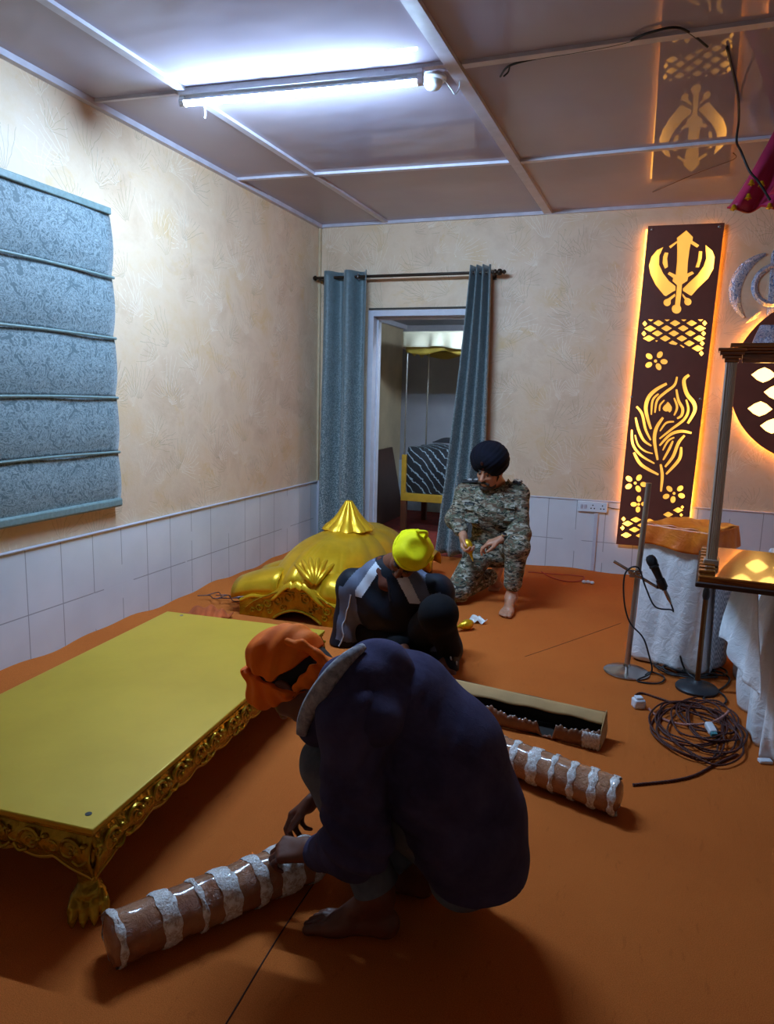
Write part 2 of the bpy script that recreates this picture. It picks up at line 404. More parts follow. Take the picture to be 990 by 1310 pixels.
# ceiling strips: along the depth of the room, then across it
def strip(n, p, q, w, h=.016, m='trim'):
    p, q = np.array(p), np.array(q); d = nrm(q-p); s = np.array([-d[1], d[0], 0])*w/2
    struct('trim_%d' % n, MB().add([p-s, p+s, q+s, q-s, p-s-[0, 0, h], p+s-[0, 0, h], q+s-[0, 0, h], q-s-[0, 0, h]], [(0, 1, 2, 3), (7, 6, 5, 4), (0, 4, 5, 1), (1, 5, 6, 2), (2, 6, 7, 3), (3, 7, 4, 0)]), M[m], smooth=False)
strip(3, (-2.40, SY, H), (-2.212, WY, H), .042)
strip(4, (-1.09, SY, H), (-.852, WY, H), .062, .022)
strip(5, (.46, SY, H), (.60, WY, H), .05)
strip(6, (WX, 4.57, H), (-2.27, 4.60, H), .035); strip(7, (-2.24, 4.61, H), (-.92, 4.70, H), .042)
strip(8, (-.86, 4.70, H), (EX, 4.60, H), .042)
strip(9, (WX, 3.19, H), (-2.33, 3.225, H), .02); strip(10, (-2.28, 3.235, H), (-.945, 3.31, H), .03)
strip(11, (-.89, 3.335, H), (EX, 3.31, H), .045)
strip(12, (WX, 1.75, H), (EX, 1.85, H), .045)
strip(13, (WX+.018, SY, H), (WX+.018, WY, H), .036, .03); strip(14, (WX, WY-.014, H), (EX, WY-.014, H), .028, .024)
struct('trim_15', MB().bx((WX, WY-.03, DADO), (WX+.022, WY, H-.03)), mat('corner_strip', '#c4ae8c', .5), bevel=.004)
struct('trim_16', MB().bx((WX+.012, WY-.03, .0), (WX+.034, WY-.012, DADO)), M['white_paint'], bevel=.004)
# door frame
b = MB(); fw, fy = .052, WY-.024
b.bx((DX0, fy, 0), (DX0+fw, WY+.13, DZ)); b.bx((DX1-fw, fy, 0), (DX1, WY+.13, DZ)); b.bx((DX0+fw, fy, DZ-fw), (DX1-fw, WY+.13, DZ))
b.bx((DX0+fw, WY+.06, 0), (DX0+fw+.018, WY+.13, DZ-fw)); b.bx((DX0+fw, WY+.06, DZ-fw-.018), (DX1-fw, WY+.13, DZ-fw))
struct('door_1', b, M['white_paint'], bevel=.003)
struct('trim_17', MB().bx((DX0, WY-.012, DZ+.006), (DX1+.05, WY, DZ+.02)), mat('gap_shadow_paint', '#3d352c', .7), smooth=False)  # dark strip that paints in the shadow of the gap above the frame
# the room beyond
RY, RH = 8.33, 2.24
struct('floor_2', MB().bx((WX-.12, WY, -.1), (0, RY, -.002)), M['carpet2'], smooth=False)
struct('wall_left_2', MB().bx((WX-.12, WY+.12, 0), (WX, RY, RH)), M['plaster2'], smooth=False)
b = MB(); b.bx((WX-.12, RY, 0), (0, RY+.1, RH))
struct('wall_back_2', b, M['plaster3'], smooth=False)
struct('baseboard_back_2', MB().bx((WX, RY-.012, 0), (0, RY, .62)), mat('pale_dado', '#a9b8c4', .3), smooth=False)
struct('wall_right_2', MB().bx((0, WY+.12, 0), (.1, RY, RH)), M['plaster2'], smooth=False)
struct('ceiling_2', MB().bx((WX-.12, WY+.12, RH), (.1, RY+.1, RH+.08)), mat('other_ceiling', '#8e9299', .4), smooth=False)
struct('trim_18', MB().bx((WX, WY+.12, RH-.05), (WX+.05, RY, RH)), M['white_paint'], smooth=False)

# ------------------------------------------------------------------ lamps
M['tube_on'] = mat('lit_tube', '#ffffff', .4, var=0, emit='#b2d8ff', es=225)
M['housing'] = mat('lamp_housing', '#dfe6ee', .35, var=.03)
zt = H-.060
A = fl(232, 131, zt); Bq = fl(540, 103, zt); d = nrm(Bq-A)
t = thing('tube_light', 'long lit white tube light fixed under the glossy ceiling', 'light', ((A+Bq)/2*[1, 1, 0]+[0, 0, H-.08]).tolist())
obj('housing', MB().box((A+Bq)/2+[0, 0, .042], (np.linalg.norm(Bq-A)+.01, .046, .034), rotm(0, 0, math.atan2(d[1], d[0]))), M['housing'], t, bevel=.004)
tb0 = MB().cyl(A+d*.02, Bq-d*.02, .019, seg=32); V_ = np.array(tb0.v); axz = (A[2]+Bq[2])/2
tb0.mi = [1 if (len(f_) == 4 and np.mean(V_[list(f_)][:, 2])-np.interp(np.dot(np.mean(V_[list(f_)], 0)-A, d), [0, np.linalg.norm(Bq-A)], [A[2], Bq[2]]) > .001) else 0 for f_ in tb0.f]
obj('tube', tb0, [M['tube_on'], M['housing']], t)      # LED tube: its upper back is opaque
for e, s in ((A, 1), (Bq, -1)):
    obj('end_cap', MB().cyl(e-d*s*.004, e+d*s*.022, .0215, seg=18).box(e+d*s*.01+[0, 0, .02], (.026, .03, .04), rotm(0, 0, math.atan2(d[1], d[0]))), M['housing'], t)
# junction rose and wire by the lamp
c = fl(554, 104, H-.02); t = thing('ceiling_rose', 'round white ceiling rose at the right end of the tube light', 'fitting', (c[0], c[1], H-.06))
obj('base_plate', MB().lathe([(.062, H), (.062, H-.012), (.052, H-.02)], (c[0], c[1], 0), 24), M['housing'], t)
obj('dome_cap', MB().lathe([(.043, H-.018), (.043, H-.035), (.033, H-.05), (.014, H-.058), (.001, H-.059)], (c[0], c[1], 0), 24), M['housing'], t)
b = MB(); w = spline([c+[.05, 0, .005], c+[.085, .01, -.04], c+[.10, .03, -.055], c+[.118, .03, -.03], c+[.12, .02, .015]], 6); b.tube(w, .0028, 6)
tag(obj('wire', b, M['housing']), 'short loop of thin white wire hanging beside the ceiling rose', 'wire')
b = MB(); w = spline([fl(262, 137, H-.065), fl(263, 146, H-.085), fl(262, 151, H-.1)], 4); b.tube(w, .004, 6)
tag(obj('pull_clip', b, M['housing']), 'tiny white clip dangling under the left half of the tube light', 'clip')
# lamp of the room beyond (out of sight beside the door)
t = thing('tube_light', 'tube light high on the wall in the room beyond the doorway', 'light', (-1.15, WY+.17, 2.12))
obj('housing', MB().bx((-1.70, WY+.12, 2.13), (-.6, WY+.15, 2.17)), M['housing'], t, bevel=.003)
obj('tube', MB().cyl((-1.68, WY+.172, 2.145), (-.62, WY+.172, 2.145), .0135), mat('lit_tube_beyond', '#ffffff', .4, var=0, emit='#cfe8ff', es=90), t)

# ------------------------------------------------------------------ blind on the left wall
def jacquard(name, dark, light, scale=30, grad=None):
    t = NT(name); n = t.noise(scale, 2, .5, 3.2); n2 = t.noise(scale*2.3, 2, .5, 2.0)
    f = t.math('ADD', t.math('MULTIPLY', n, .75), t.math('MULTIPLY', n2, .25))
    t.color(t.ramp(f, [(.42, lin(dark)), (.50, lin(light)), (.56, lin(dark)), (.64, lin(light))]))
    t.b.inputs['Roughness'].default_value = .55; t.b.inputs['Sheen Weight'].default_value = .3
    t.bump(t.math('ADD', n, t.noise(600, 1)), .35, .003); return t.m
M['blind'] = jacquard('blind_jacquard', '#4b6168', '#8d9fa4', 15)
M['blind_bar'] = mat('blind_piping', '#728887', .5, var=.15, vscale=60, bump=.3)
y0, y1, zt_, zb_ = 1.55, 3.27, 2.315, .745
t = thing('roman_blind', 'teal grey patterned roman blind hanging on the left wall', 'blind', (WX, (y0+y1)/2, zb_))
zs = [zt_, 1.985, 1.662, 1.338, 1.035, zb_]
for i in range(5):
    b = MB()
    def fn(u, v, i=i):
        z = zs[i]+(zs[i+1]-zs[i])*v; s = .032+.022*math.sin(PI*min(1, v*1.05))**.8*(.5+.5*v)+.004*math.sin(u*17+i)
        return (WX+s, y0+u*(y1-y0)+.004*math.sin(v*3+i), z)
    b.grid(fn, 30, 14); obj('fabric_panel', b, M['blind'], t, ang=180, solid=.004)
for i in range(1, 5):
    obj('rod_pocket', MB().tube([(WX+.047, y, zs[i]+.003*math.sin(y*5)) for y in np.linspace(y0, y1, 12)], .0075, 8), M['blind_bar'], t)
obj('hem_bar', MB().bx((WX+.028, y0, zb_-.022), (WX+.058, y1+.004, zb_+.028)), M['blind_bar'], t, bevel=.012)
obj('headrail', MB().bx((WX+.003, y0, zt_-.006), (WX+.05, y1-.004, zt_+.03)), M['blind_bar'], t, bevel=.005)

# ------------------------------------------------------------------ curtain rod and the two curtains
M['bronze'] = mat('dark_bronze', '#3a322c', .3, .85, var=.1)
M['curt'] = None
t = NT('curtain_fabric'); sep = t.n('ShaderNodeSeparateXYZ'); geo = t.n('ShaderNodeNewGeometry'); t.l(geo.outputs['Position'], sep.inputs[0])
sp = t.noise(90, 2, .6); hgt = t.n('ShaderNodeMapRange'); t.l(sep.outputs['Z'], hgt.inputs[0]); hgt.inputs[1].default_value = 2.3; hgt.inputs[2].default_value = .4; hgt.inputs[3].default_value = .02; hgt.inputs[4].default_value = .75
sel = t.math('MULTIPLY', t.math('GREATER_THAN', sp, .52), hgt.outputs[0])
t.color(t.mix(sel, t.ramp(t.noise(20, 3, .5, 1.5), [(.35, lin('#526469')), (.65, lin('#607379'))]), lin('#a9b3b2')))
t.b.inputs['Roughness'].default_value = .5; t.b.inputs['Sheen Weight'].default_value = .25; t.bump(t.noise(500, 1), .2, .002); M['curt'] = t.m
ry, rz = WY-.115, bk(520, 352, WY-.115)[2]
ra, rb = bk(405, 356, ry), bk(632, 348, ry)
zr = (ra[2]+rb[2])/2
t = thing('curtain_rod', 'dark bronze curtain rod above the doorway with ball finials', 'rod', ((ra[0]+rb[0])/2, ry, zr))
obj('rod', MB().cyl((ra[0], ry, zr), (rb[0], ry, zr), .0125, seg=14), M['bronze'], t)
for x, s in ((ra[0], -1), (rb[0], 1)):
    R_ = rotm(0, s*PI/2, 0)
    obj('finial', MB().lathe([(.013, 0), (.022, .006), (.022, .016), (.012, .024), (.024, .034), (.027, .046), (.022, .06), (.010, .068), (.017, .076), (.018, .086), (.008, .096), (.001, .098)], (x, ry, zr), 18, R_), M['bronze'], t)
for x in (ra[0]+.03, rb[0]-.015):
    obj('bracket', MB().cyl((x, ry, zr-.012), (x, WY-.008, zr-.012), .007).box((x, WY-.006, zr-.012), (.03, .012, .06)), M['bronze'], t)
def curtain(label, edge_l, edge_r, nf, ph, amp, ztop, zbot, shape):
    t = thing('curtain', label, 'curtain', ((edge_l(0)+edge_r(0))/2, ry, zbot))
    def fn(u, v):
        z = ztop+(zbot-ztop)*v; xl, xr = edge_l(v), edge_r(v); f = shape(u)
        yy = ry-amp*(f)*(1+.35*v) + .006*math.sin(9*v+u*8) + .0
        return (xl+(xr-xl)*u+.01*math.sin(v*5+u*3)*v, yy, z)
    obj('cloth', MB().grid(fn, 90, 50), M['curt'], t, ang=180, solid=.004)
    return t, fn
t, fn = curtain('blue grey eyelet curtain at the left side of the doorway, next to the corner',
        lambda v: bk(417, 348, ry)[0]-.02*v, lambda v: bk(471, 348, ry)[0]+.02*v, 2, 0, .06, zr+.05, .045,
        lambda u: math.copysign(abs(math.sin(u*2.05*2*PI+.5))**.7, math.sin(u*2.05*2*PI+.5)))
for u in (.1, .52, .78):
    x = fn(u, 0)[0]; obj('eyelet', MB().tube([(x+.004*math.cos(a)*0, ry-.0+.023*math.cos(a), zr+.023*math.sin(a)) for a in np.linspace(0, 2*PI, 18, endpoint=False)], .0045, 6, closed=True), mat('eyelet_steel', '#b9bcc0', .25, .9), t)
xl0, xr0 = bk(603, 345, ry)[0], bk(629, 340, ry)[0]
t, fn = curtain('blue grey eyelet curtain bunched at the right side of the doorway behind the kneeling officer',
        lambda v: xl0-.19*v**1.1, lambda v: xr0+.02*v+.02*math.sin(v*3), 3, 0, .05, zr+.055, .045,
        lambda u: math.sin(u*3.2*2*PI+1.2))
for u in (.2, .55, .85):
    x = fn(u, 0)[0]; obj('eyelet', MB().tube([(x, ry+.023*math.cos(a), zr+.023*math.sin(a)) for a in np.linspace(0, 2*PI, 18, endpoint=False)], .0045, 6, closed=True), bpy.data.materials['eyelet_steel'], t)

# ------------------------------------------------------------------ canopied stand in the room beyond
M['yellow_wood'] = mat('yellow_paint_wood', '#b58a22', .5, var=.15)
M['brown_wood'] = mat('brown_wood', '#5c2e14', .5, var=.25, vscale=6)
M['steel'] = mat('steel', '#aeb0b3', .25, .9, var=.08)
bx0, bx1, by0, by1 = -2.345, -1.25, 6.95, 7.75
t = thing('canopy_stand', 'yellow and brown wooden stand beyond the doorway', 'stand', ((bx0+bx1)/2, (by0+by1)/2, 0))
for x in (bx0+.03, bx1-.03):
    for y in (by0+.03, by1-.03):
        obj('leg', MB().box((x, y, .16), (.055, .055, .32), taper=1.1), M['brown_wood'], t, bevel=.004)
b = MB(); b.bx((bx0, by0, .32), (bx1, by0+.05, .40)); b.bx((bx0, by1-.05, .32), (bx1, by1, .40)); b.bx((bx0, by0+.05, .32), (bx0+.05, by1-.05, .40)); b.bx((bx1-.05, by0+.05, .32), (bx1, by1-.05, .40)); b.bx((bx0+.05, by0+.05, .375), (bx1-.05, by1-.05, .395))
obj('frame', b, M['yellow_wood'], t, bevel=.004)
for x in (bx0+.022, bx1-.022):
    for y in (by0+.022, by1-.022):
        obj('corner_post', MB().bx((x-.022, y-.022, .40), (x+.022, y+.022, .80)), M['yellow_wood'], t, bevel=.004)
        obj('pole', MB().cyl((x, y, .78), (x, y, 1.97), .009, seg=10), M['steel'], t, smooth=True)
M['cream_cloth'] = mat('cream_satin', '#d8d6bf', .45, var=.06, sheen=.3)
t2 = thing('fabric_canopy', 'cream canopy with a frilled valance over the stand beyond the doorway', 'canopy', ((bx0+bx1)/2, (by0+by1)/2, 1.85))
b = MB(); cx, cy, hx, hy = (bx0+bx1)/2, (by0+by1)/2, (bx1-bx0)/2+.02, (by1-by0)/2+.02
def ring(a):
    c_, s_ = math.cos(a), math.sin(a); q = 1/max(abs(c_), abs(s_)); return c_*q, s_*q
def val(u, v):
    a = 2*PI*u; x, y = ring(a); k = .024*math.sin(u*120+math.sin(u*37))*v+.02*v
    return (cx+x*(hx+k), cy+y*(hy+k), 2.035-.155*v-.008*math.sin(u*60)*v+.01*math.sin(u*31)*v)
obj('valance', MB().grid(val, 420, 8, closed_u=True), M['cream_cloth'], t2, ang=180, solid=.004)
obj('top_cloth', MB().grid(lambda u, v: (cx+(u*2-1)*hx, cy+(v*2-1)*hy, 2.035+.02*math.sin(PI*u)*math.sin(PI*v)), 12, 12), M['cream_cloth'], t2, ang=180, solid=.004)
M['mustard'] = mat('mustard_lining', '#8d7a2c', .6)
def val2(u, v):
    a = 2*PI*u; x, y = ring(a); return (cx+x*(hx-.03), cy+y*(hy-.03), 1.90-(.07+.02*math.sin(u*60))*v)
obj('lining', MB().grid(val2, 200, 4, closed_u=True), M['mustard'], t2, ang=180, solid=.003)
tt = NT('dark_chevron_cloth'); w = tt.n('ShaderNodeTexWave', Scale=3.2, Distortion=3, Detail=3); w.bands_direction = 'DIAGONAL'; tt.l(tt.co(), w.inputs['Vector'])
tt.color(tt.ramp(tt.math('ADD', tt.math('MULTIPLY', w.outputs['Fac'], .5), tt.math('MULTIPLY', tt.noise(20, 3, .6, 1), .5)), [(.42, lin('#0c1119')), (.52, lin('#9fb4bf')), (.60, lin('#0c1119'))])); tt.b.inputs['Roughness'].default_value = .6
b = MB()
def boxcloth(u, v):
    a = 2*PI*u; x, y = ring(a); k = math.copysign(abs(x)**1, x)
    bulge = .02*math.sin(PI*v)+.006*math.sin(u*40)
    return (-2.03+x*(.27+bulge), 7.28+y*(.26+bulge), .40+.47*v+.008*math.sin(u*23)*v)
b.grid(boxcloth, 120, 10, closed_u=True); b.grid(lambda u, v: (-2.03+(2*u-1)*.27, 7.28+(2*v-1)*.26, .87+.035*math.sin(PI*u)*math.sin(PI*v)+.008*math.sin(u*9+v*7)), 16, 16)
tag(obj('covered_box', b, tt.m, ang=60, bevel=0), 'box wrapped in dark blue chevron cloth on the stand beyond the doorway', 'box')
b = MB()
b.grid(lambda u, v: (-2.14+.26*u+.02*math.sin(v*4), 7.36+.2*v, .915+.05*math.sin(PI*u)**.6*math.sin(PI*v)**.6), 16, 12)
tag(obj('folded_cloth', b, mat('black_cloth', '#12141c', .8), ang=180, solid=.008), 'small black cloth lying on top of the dark chevron covered box', 'cloth')
tag(obj('leaning_board', MB().add([(-2.66, 6.5, .0), (-2.64, 6.5, 0.0), (-2.80, 6.5, .77), (-2.825, 6.5, .77), (-2.66, 7.95, .0), (-2.64, 7.95, 0.0), (-2.80, 7.95, .80), (-2.825, 7.95, .80)],
    [(0, 1, 2, 3), (7, 6, 5, 4), (1, 5, 6, 2), (0, 3, 7, 4), (3, 2, 6, 7), (0, 4, 5, 1)]), mat('dark_brown_board', '#4a2a18', .5), bevel=.003), 'dark brown board leaning on the wall beyond the doorway', 'board')
# ------------------------------------------------------------------ back-lit cut-out boards
def flat_board(name, outline, holes, y, th, m, parent):
    """board in the wall plane (x, z) with real cut-outs, front face at y"""
    cu = bpy.data.curves.new('tmp', 'CURVE'); cu.dimensions = '2D'; cu.fill_mode = 'BOTH'; cu.extrude = th/2
    for poly in [outline]+holes:
        sp_ = cu.splines.new('POLY'); sp_.points.add(len(poly)-1); sp_.use_cyclic_u = True
        for p, q in zip(sp_.points, poly): p.co = (q[0], q[1], 0, 1)
    tmp = bpy.data.objects.new('tmp', cu); COL.objects.link(tmp); dg = bpy.context.evaluated_depsgraph_get()
    me = bpy.data.meshes.new_from_object(tmp.evaluated_get(dg)); V = np.zeros(len(me.vertices)*3); me.vertices.foreach_get('co', V); V = V.reshape(-1, 3)
    Fs = [tuple(p.vertices) for p in me.polygons]
    bpy.data.objects.remove(tmp); bpy.data.curves.remove(cu)
    W_ = np.stack([V[:, 0], y+th/2-V[:, 2], V[:, 1]], 1); b = MB(); b.add(W_, Fs)
    return obj(name, b, m, parent, smooth=False)
BY = WY-.048
def crop1(q): p = bk(800+q[0]/6.1875, 280+q[1]/6.1875, BY); return (p[0], p[2])
def crop2(q): p = bk(780+q[0]/5.694, 470+q[1]/5.694, BY); return (p[0], p[2])
def stroke(pts, w, cr=crop2):
    P = spline(pts, 5); n = len(P); T = np.gradient(P, axis=0); T /= np.linalg.norm(T, axis=1)[:, None]; N = np.stack([-T[:, 1], T[:, 0]], 1)
    ww = np.array([w/2*(.42+.58*math.sin(PI*(.12+.8*i/(n-1)))) for i in range(n)])
    L_ = P+N*ww[:, None]; R_ = P-N*ww[:, None]
    return [cr(q) for q in list(L_)+list(R_[::-1])]
def blob(c, rx, ry, rot=0, n=14, cr=crop2):
    return [cr((c[0]+rx*math.cos(a)*math.cos(rot)-ry*math.sin(a)*math.sin(rot), c[1]+rx*math.cos(a)*math.sin(rot)+ry*math.sin(a)*math.cos(rot))) for a in np.linspace(0, 2*PI, n, endpoint=False)]
holes = []
K1 = lambda pts: holes.append([crop1(q) for q in pts])
circ = lambda c, r, a0, a1, n=10: [(c[0]+r*math.cos(a), c[1]+r*math.sin(a)) for a in np.linspace(a0, a1, n)]
K1([(482, 90), (534, 142), (530, 172), (585, 208), (566, 228), (516, 196), (506, 250), (494, 340), (489, 432), (528, 414), (544, 432), (496, 460), (490, 490), (448, 518), (442, 590), (432, 680)]
   + circ((404, 712), 38, -.75, PI+.75, 14) + [(392, 680), (402, 590), (408, 525), (372, 492), (378, 468), (333, 436), (348, 418), (398, 442), (408, 340), (410, 250), (408, 190), (356, 234), (344, 216), (410, 172), (406, 150)])
K1([(300, 222), (268, 292), (266, 362), (298, 430), (345, 492), (396, 532), (396, 566), (372, 578), (320, 612), (304, 604), (238, 522), (198, 436), (186, 370), (206, 300), (250, 246)])
K1([(634, 205), (688, 252), (706, 300), (696, 392), (654, 470), (575, 548), (522, 608), (506, 602), (456, 570), (454, 552), (505, 502), (572, 440), (620, 372), (640, 312), (636, 255)])
K1([(392, 590), (394, 612), (360, 640)]+circ((330, 662), 29, -.35, 4.2, 12)+[(336, 630)])
K1([(450, 588), (452, 610), (470, 640)]+circ((494, 656), 29, 3.6, -1.1, 12)+[(478, 620)])
K1([(312, 264), (340, 268), (330, 312), (336, 380), (312, 394), (294, 350), (298, 298)])
K1([(582, 254), (608, 256), (604, 312), (582, 384), (554, 384), (572, 330)])
def dia(c, w, h, cr): holes.append([cr(q) for q in ((c[0]-w, c[1]), (c[0]-w*.12, c[1]-h*.88), (c[0]+w*.12, c[1]-h*.88), (c[0]+w, c[1]), (c[0]+w*.12, c[1]+h*.88), (c[0]-w*.12, c[1]+h*.88))])
for c in [(262, 825), (393, 825), (524, 825), (325, 866), (457, 866), (253, 906), (383, 906), (513, 906), (315, 946), (446, 946), (505, 985)]: dia(c, 43, 26, crop1)
for c in [(196, 868), (186, 946), (590, 866), (584, 946), (572, 1024)]: dia(c, 48, 27, crop1)
for c in [(153, 829), (146, 908), (627, 825), (618, 906), (608, 985), (601, 1064)]: dia(c, 19, 23, crop1)
for c in [(200, 802), (330, 802), (462, 802), (594, 800)]: K1([(c[0]-22, 796), (c[0]+22, 796), (c[0]+4, 810), (c[0]-4, 810)])
K1([(340, 982), (372, 962), (414, 985), (400, 998), (362, 992)]); K1([(428, 998), (440, 996), (468, 1014), (458, 1022)]); K1([(234, 962), (258, 962), (246, 974)])
for pts, w in [([(415, 118), (340, 160), (285, 215), (262, 290), (275, 370), (300, 450)], 28), ([(490, 68), (470, 130), (400, 185), (345, 240), (328, 330)], 20), ([(355, 192), (312, 240), (302, 345)], 16),
               ([(398, 238), (366, 275), (362, 318)], 13), ([(485, 160), (500, 240), (530, 300), (522, 350), (490, 372)], 22), ([(468, 222), (490, 290), (468, 350)], 17),
               ([(578, 55), (540, 95), (560, 190), (612, 260), (617, 320), (568, 408)], 30), ([(556, 235), (572, 310), (540, 380), (450, 450), (362, 520)], 20), ([(468, 395), (410, 405), (365, 465)], 15),
               ([(388, 365), (340, 440), (325, 530), (348, 675)], 26), ([(595, 478), (520, 465), (440, 490), (362, 570)], 22), ([(470, 510), (425, 535), (385, 605)], 15), ([(460, 535), (430, 600), (388, 675)], 19),
               ([(545, 495), (500, 550), (460, 650), (402, 725)], 24), ([(520, 580), (505, 670), (410, 778)], 24), ([(195, 285), (235, 340), (260, 450), (298, 530)], 20), ([(188, 365), (208, 450), (246, 530), (303, 572)], 20),
               ([(184, 492), (206, 565), (256, 610), (313, 628)], 14), ([(160, 455), (168, 560), (226, 640), (325, 700)], 19), ([(175, 620), (230, 710), (355, 782)], 24), ([(370, 705), (382, 790), (372, 905)], 22)]:
    holes.append(stroke(pts, w))
holes.append([crop2(q) for q in [(422, 250), (438, 266), (452, 290), (450, 314), (436, 330), (424, 318), (408, 322), (392, 314), (384, 298), (394, 280), (408, 268)]])
def flower(c, pet, cr, r=22, rc=11):
    holes.append(blob(c, rc, rc, 0, 10, cr))
    for p in pet:
        a = math.atan2(p[1]-c[1], p[0]-c[0]); holes.append(blob(p, r*1.15, r*.85, a, 14, cr))
flower((185, 843), [(140, 812), (213, 803), (247, 853), (207, 885), (137, 867)], crop2); flower((468, 918), [(434, 885), (512, 882), (522, 935), (460, 963), (410, 940)], crop2)
flower((210, 998), [(212, 958), (175, 998), (205, 1035), (250, 995)], crop2, 20); flower((238, 1125), [(188, 1088), (272, 1075), (305, 1130), (262, 1170), (185, 1155)], crop1, 25, 13)
for c in [(190, 1110), (238, 1150), (130, 1138), (180, 1182), (275, 1192), (228, 1226), (120, 1222), (290, 1122)]: dia(c, 40, 22, crop2)
for c in [(100, 1105), (92, 1170)]: dia(c, 16, 19, crop2)
for c in [(497, 1040), (425, 1072)]: dia(c, 38, 22, crop2)
for c in [(520, 1075), (528, 1018)]: dia(c, 13, 14, crop2)
M['board'] = mat('brown_board', '#6e3c30', .4, var=.08)
def glow_mat():
    t = NT('lit_diffuser'); sep = t.n('ShaderNodeSeparateXYZ'); t.l(t.co(), sep.inputs[0]); ax = t.math('ABSOLUTE', sep.outputs['X'])      # LED tape runs along both long edges behind the sheet
    s = t.math('ADD', t.math('MULTIPLY', t.math('POWER', t.math('MULTIPLY', ax, 4.6), 4.0), 1.5), .42); s = t.math('MULTIPLY', s, t.math('ADD', t.math('MULTIPLY', t.noise(7, 2), .5), .75))
    t.color(lin('#a88a50')); t.b.inputs['Emission Color'].default_value = lin('#ffae42'); t.l(s, t.b.inputs['Emission Strength']); return t.m
M['glow'] = glow_mat()
M['glow2'] = mat('lit_diffuser_round', '#a88a50', .5, var=.0, emit='#ffc466', es=2.2)
M['led'] = mat('led_strip_glow', '#ffd080', .5, var=0, emit='#ff9c2c', es=6.5)
xa, za = bk(829, 289, BY)[[0, 2]]; xb, zb = bk(927, 285, BY)[[0, 2]]
px0, px1 = -.128, .402; pz0, pz1 = .262, 2.70
t = thing('light_panel', 'tall dark brown backlit panel with glowing khanda emblem and peacock feather', 'light panel', ((px0+px1)/2, WY-.03, pz0))
q = lambda px, py: tuple(bk(px, py, BY)[[0, 2]])
flat_board('board', [q(829, 289), q(927, 285), (.372, pz0), q(788, 696)], holes, BY, .008, M['board'], t)
b = MB(); b.bx((-.115, BY+.012, .28), (.385, BY+.016, 2.68)); obj('diffuser', b, M['glow'], t, smooth=False)
b = MB()
P0, P1, P2, P3 = [np.array([w[0], WY-.02, w[1]]) for w in (q(829, 289), q(927, 285), (.372, pz0), q(788, 696))]
for p_, q_ in ((P0, P3), (P1, P2)):
    s = np.array([.02 if p_ is P0 else -.02, 0, 0])
    obj('led_strip', MB().cyl(p_+(q_-p_)*.02+s, p_+(q_-p_)*.98+s, .004, seg=6), M['led'], t, smooth=False)
for u, v in ((834, 293.5), (920.5, 290), (808, 508), (896, 510.5)):
    c = bk(u, v, BY); obj('spacer', MB().cyl((c[0], WY, c[2]), (c[0], BY+.006, c[2]), .007, seg=10), M['steel'], t)
for u, v in ((834, 293.5), (920.5, 290), (808, 508), (896, 510.5)):
    c = bk(u, v, BY); obj('screw', MB().lathe([(.011, 0), (.011, .004), (.006, .008), (.001, .009)], c, 12, rotm(PI/2, 0, 0)), M['steel'], t)
# round board, cut by the right edge of the picture
dc, dr = np.array([1.165, 1.585]), .60
t = thing('light_panel', 'round dark brown backlit wall panel with glowing diamond cutouts at the right edge', 'light panel', (dc[0], WY-.03, dc[1]-dr))
holes2 = []
for i, zz in enumerate(np.linspace(-.34, .40, 7)):
    for j in range(6):
        x = (j-2.5)*.19+(.095 if i % 2 else 0)
        if abs(x) < .5 and math.hypot(abs(x)+.075, abs(zz)+.05) < .545:
            w, h = .082, .055
            pts = [(x-w, zz), (x-w*.5, zz+h*.66), (x, zz+h), (x+w*.5, zz+h*.66), (x+w, zz), (x+w*.5, zz-h*.66), (x, zz-h), (x-w*.5, zz-h*.66)]
            holes2.append([(dc[0]+p[0], dc[1]+p[1]) for p in pts])
flat_board('board', [(dc[0]+dr*math.cos(a), dc[1]+dr*math.sin(a)*1.0) for a in np.linspace(0, 2*PI, 72, endpoint=False)], holes2, BY, .008, M['board'], t)
obj('diffuser', MB().lathe([(.001, 0), (.56, 0), (.56, .004), (.001, .004)], (dc[0], BY+.014, dc[1]), 60, rotm(-PI/2, 0, 0)), M['glow2'], t, smooth=False)
M['led2'] = mat('led_ring_glow', '#ffd080', .5, var=0, emit='#ffa53c', es=26)
obj('led_strip', MB().tube([(dc[0]+(dr-.03)*math.cos(a), WY-.02, dc[1]+(dr-.03)*math.sin(a)) for a in np.linspace(0, 2*PI, 72, endpoint=False)], .004, 6, closed=True), M['led2'], t)
for dx in (-.45, .45):
    obj('spacer', MB().cyl((dc[0]+dx, WY, dc[1]), (dc[0]+dx, BY+.006, dc[1]), .007, seg=10), M['steel'], t)
# silver khanda above it
tt = NT('embossed_silver'); v_ = tt.n('ShaderNodeTexNoise', Scale=22.0, Detail=2, Distortion=4.0); tt.l(tt.co(), v_.inputs['Vector'])
tt.color(tt.ramp(v_.outputs['Fac'], [(.40, lin('#6d87b8')), (.50, lin('#dfe6f2')), (.6, lin('#93a8cc'))])); tt.b.inputs['Metallic'].default_value = .55; tt.b.inputs['Roughness'].default_value = .35; tt.bump(v_.outputs['Fac'], .8, .01); M['silver'] = tt.m
kc = np.array([.80, 2.225])
t = thing('wall_emblem', 'embossed silver khanda emblem on the wall above the round lit panel', 'emblem', (kc[0], WY-.02, 1.85))
def arcband(c, r, a0, a1, wf, n=26):
    A_ = np.linspace(a0, a1, n); return [(c[0]+(r+wf(i/(n-1)))*math.cos(a), c[1]+(r+wf(i/(n-1)))*math.sin(a)*1.0) for i, a in enumerate(A_)] + [(c[0]+(r-wf(i/(n-1)))*math.cos(a), c[1]+(r-wf(i/(n-1)))*math.sin(a)) for i, a in reversed(list(enumerate(A_)))]
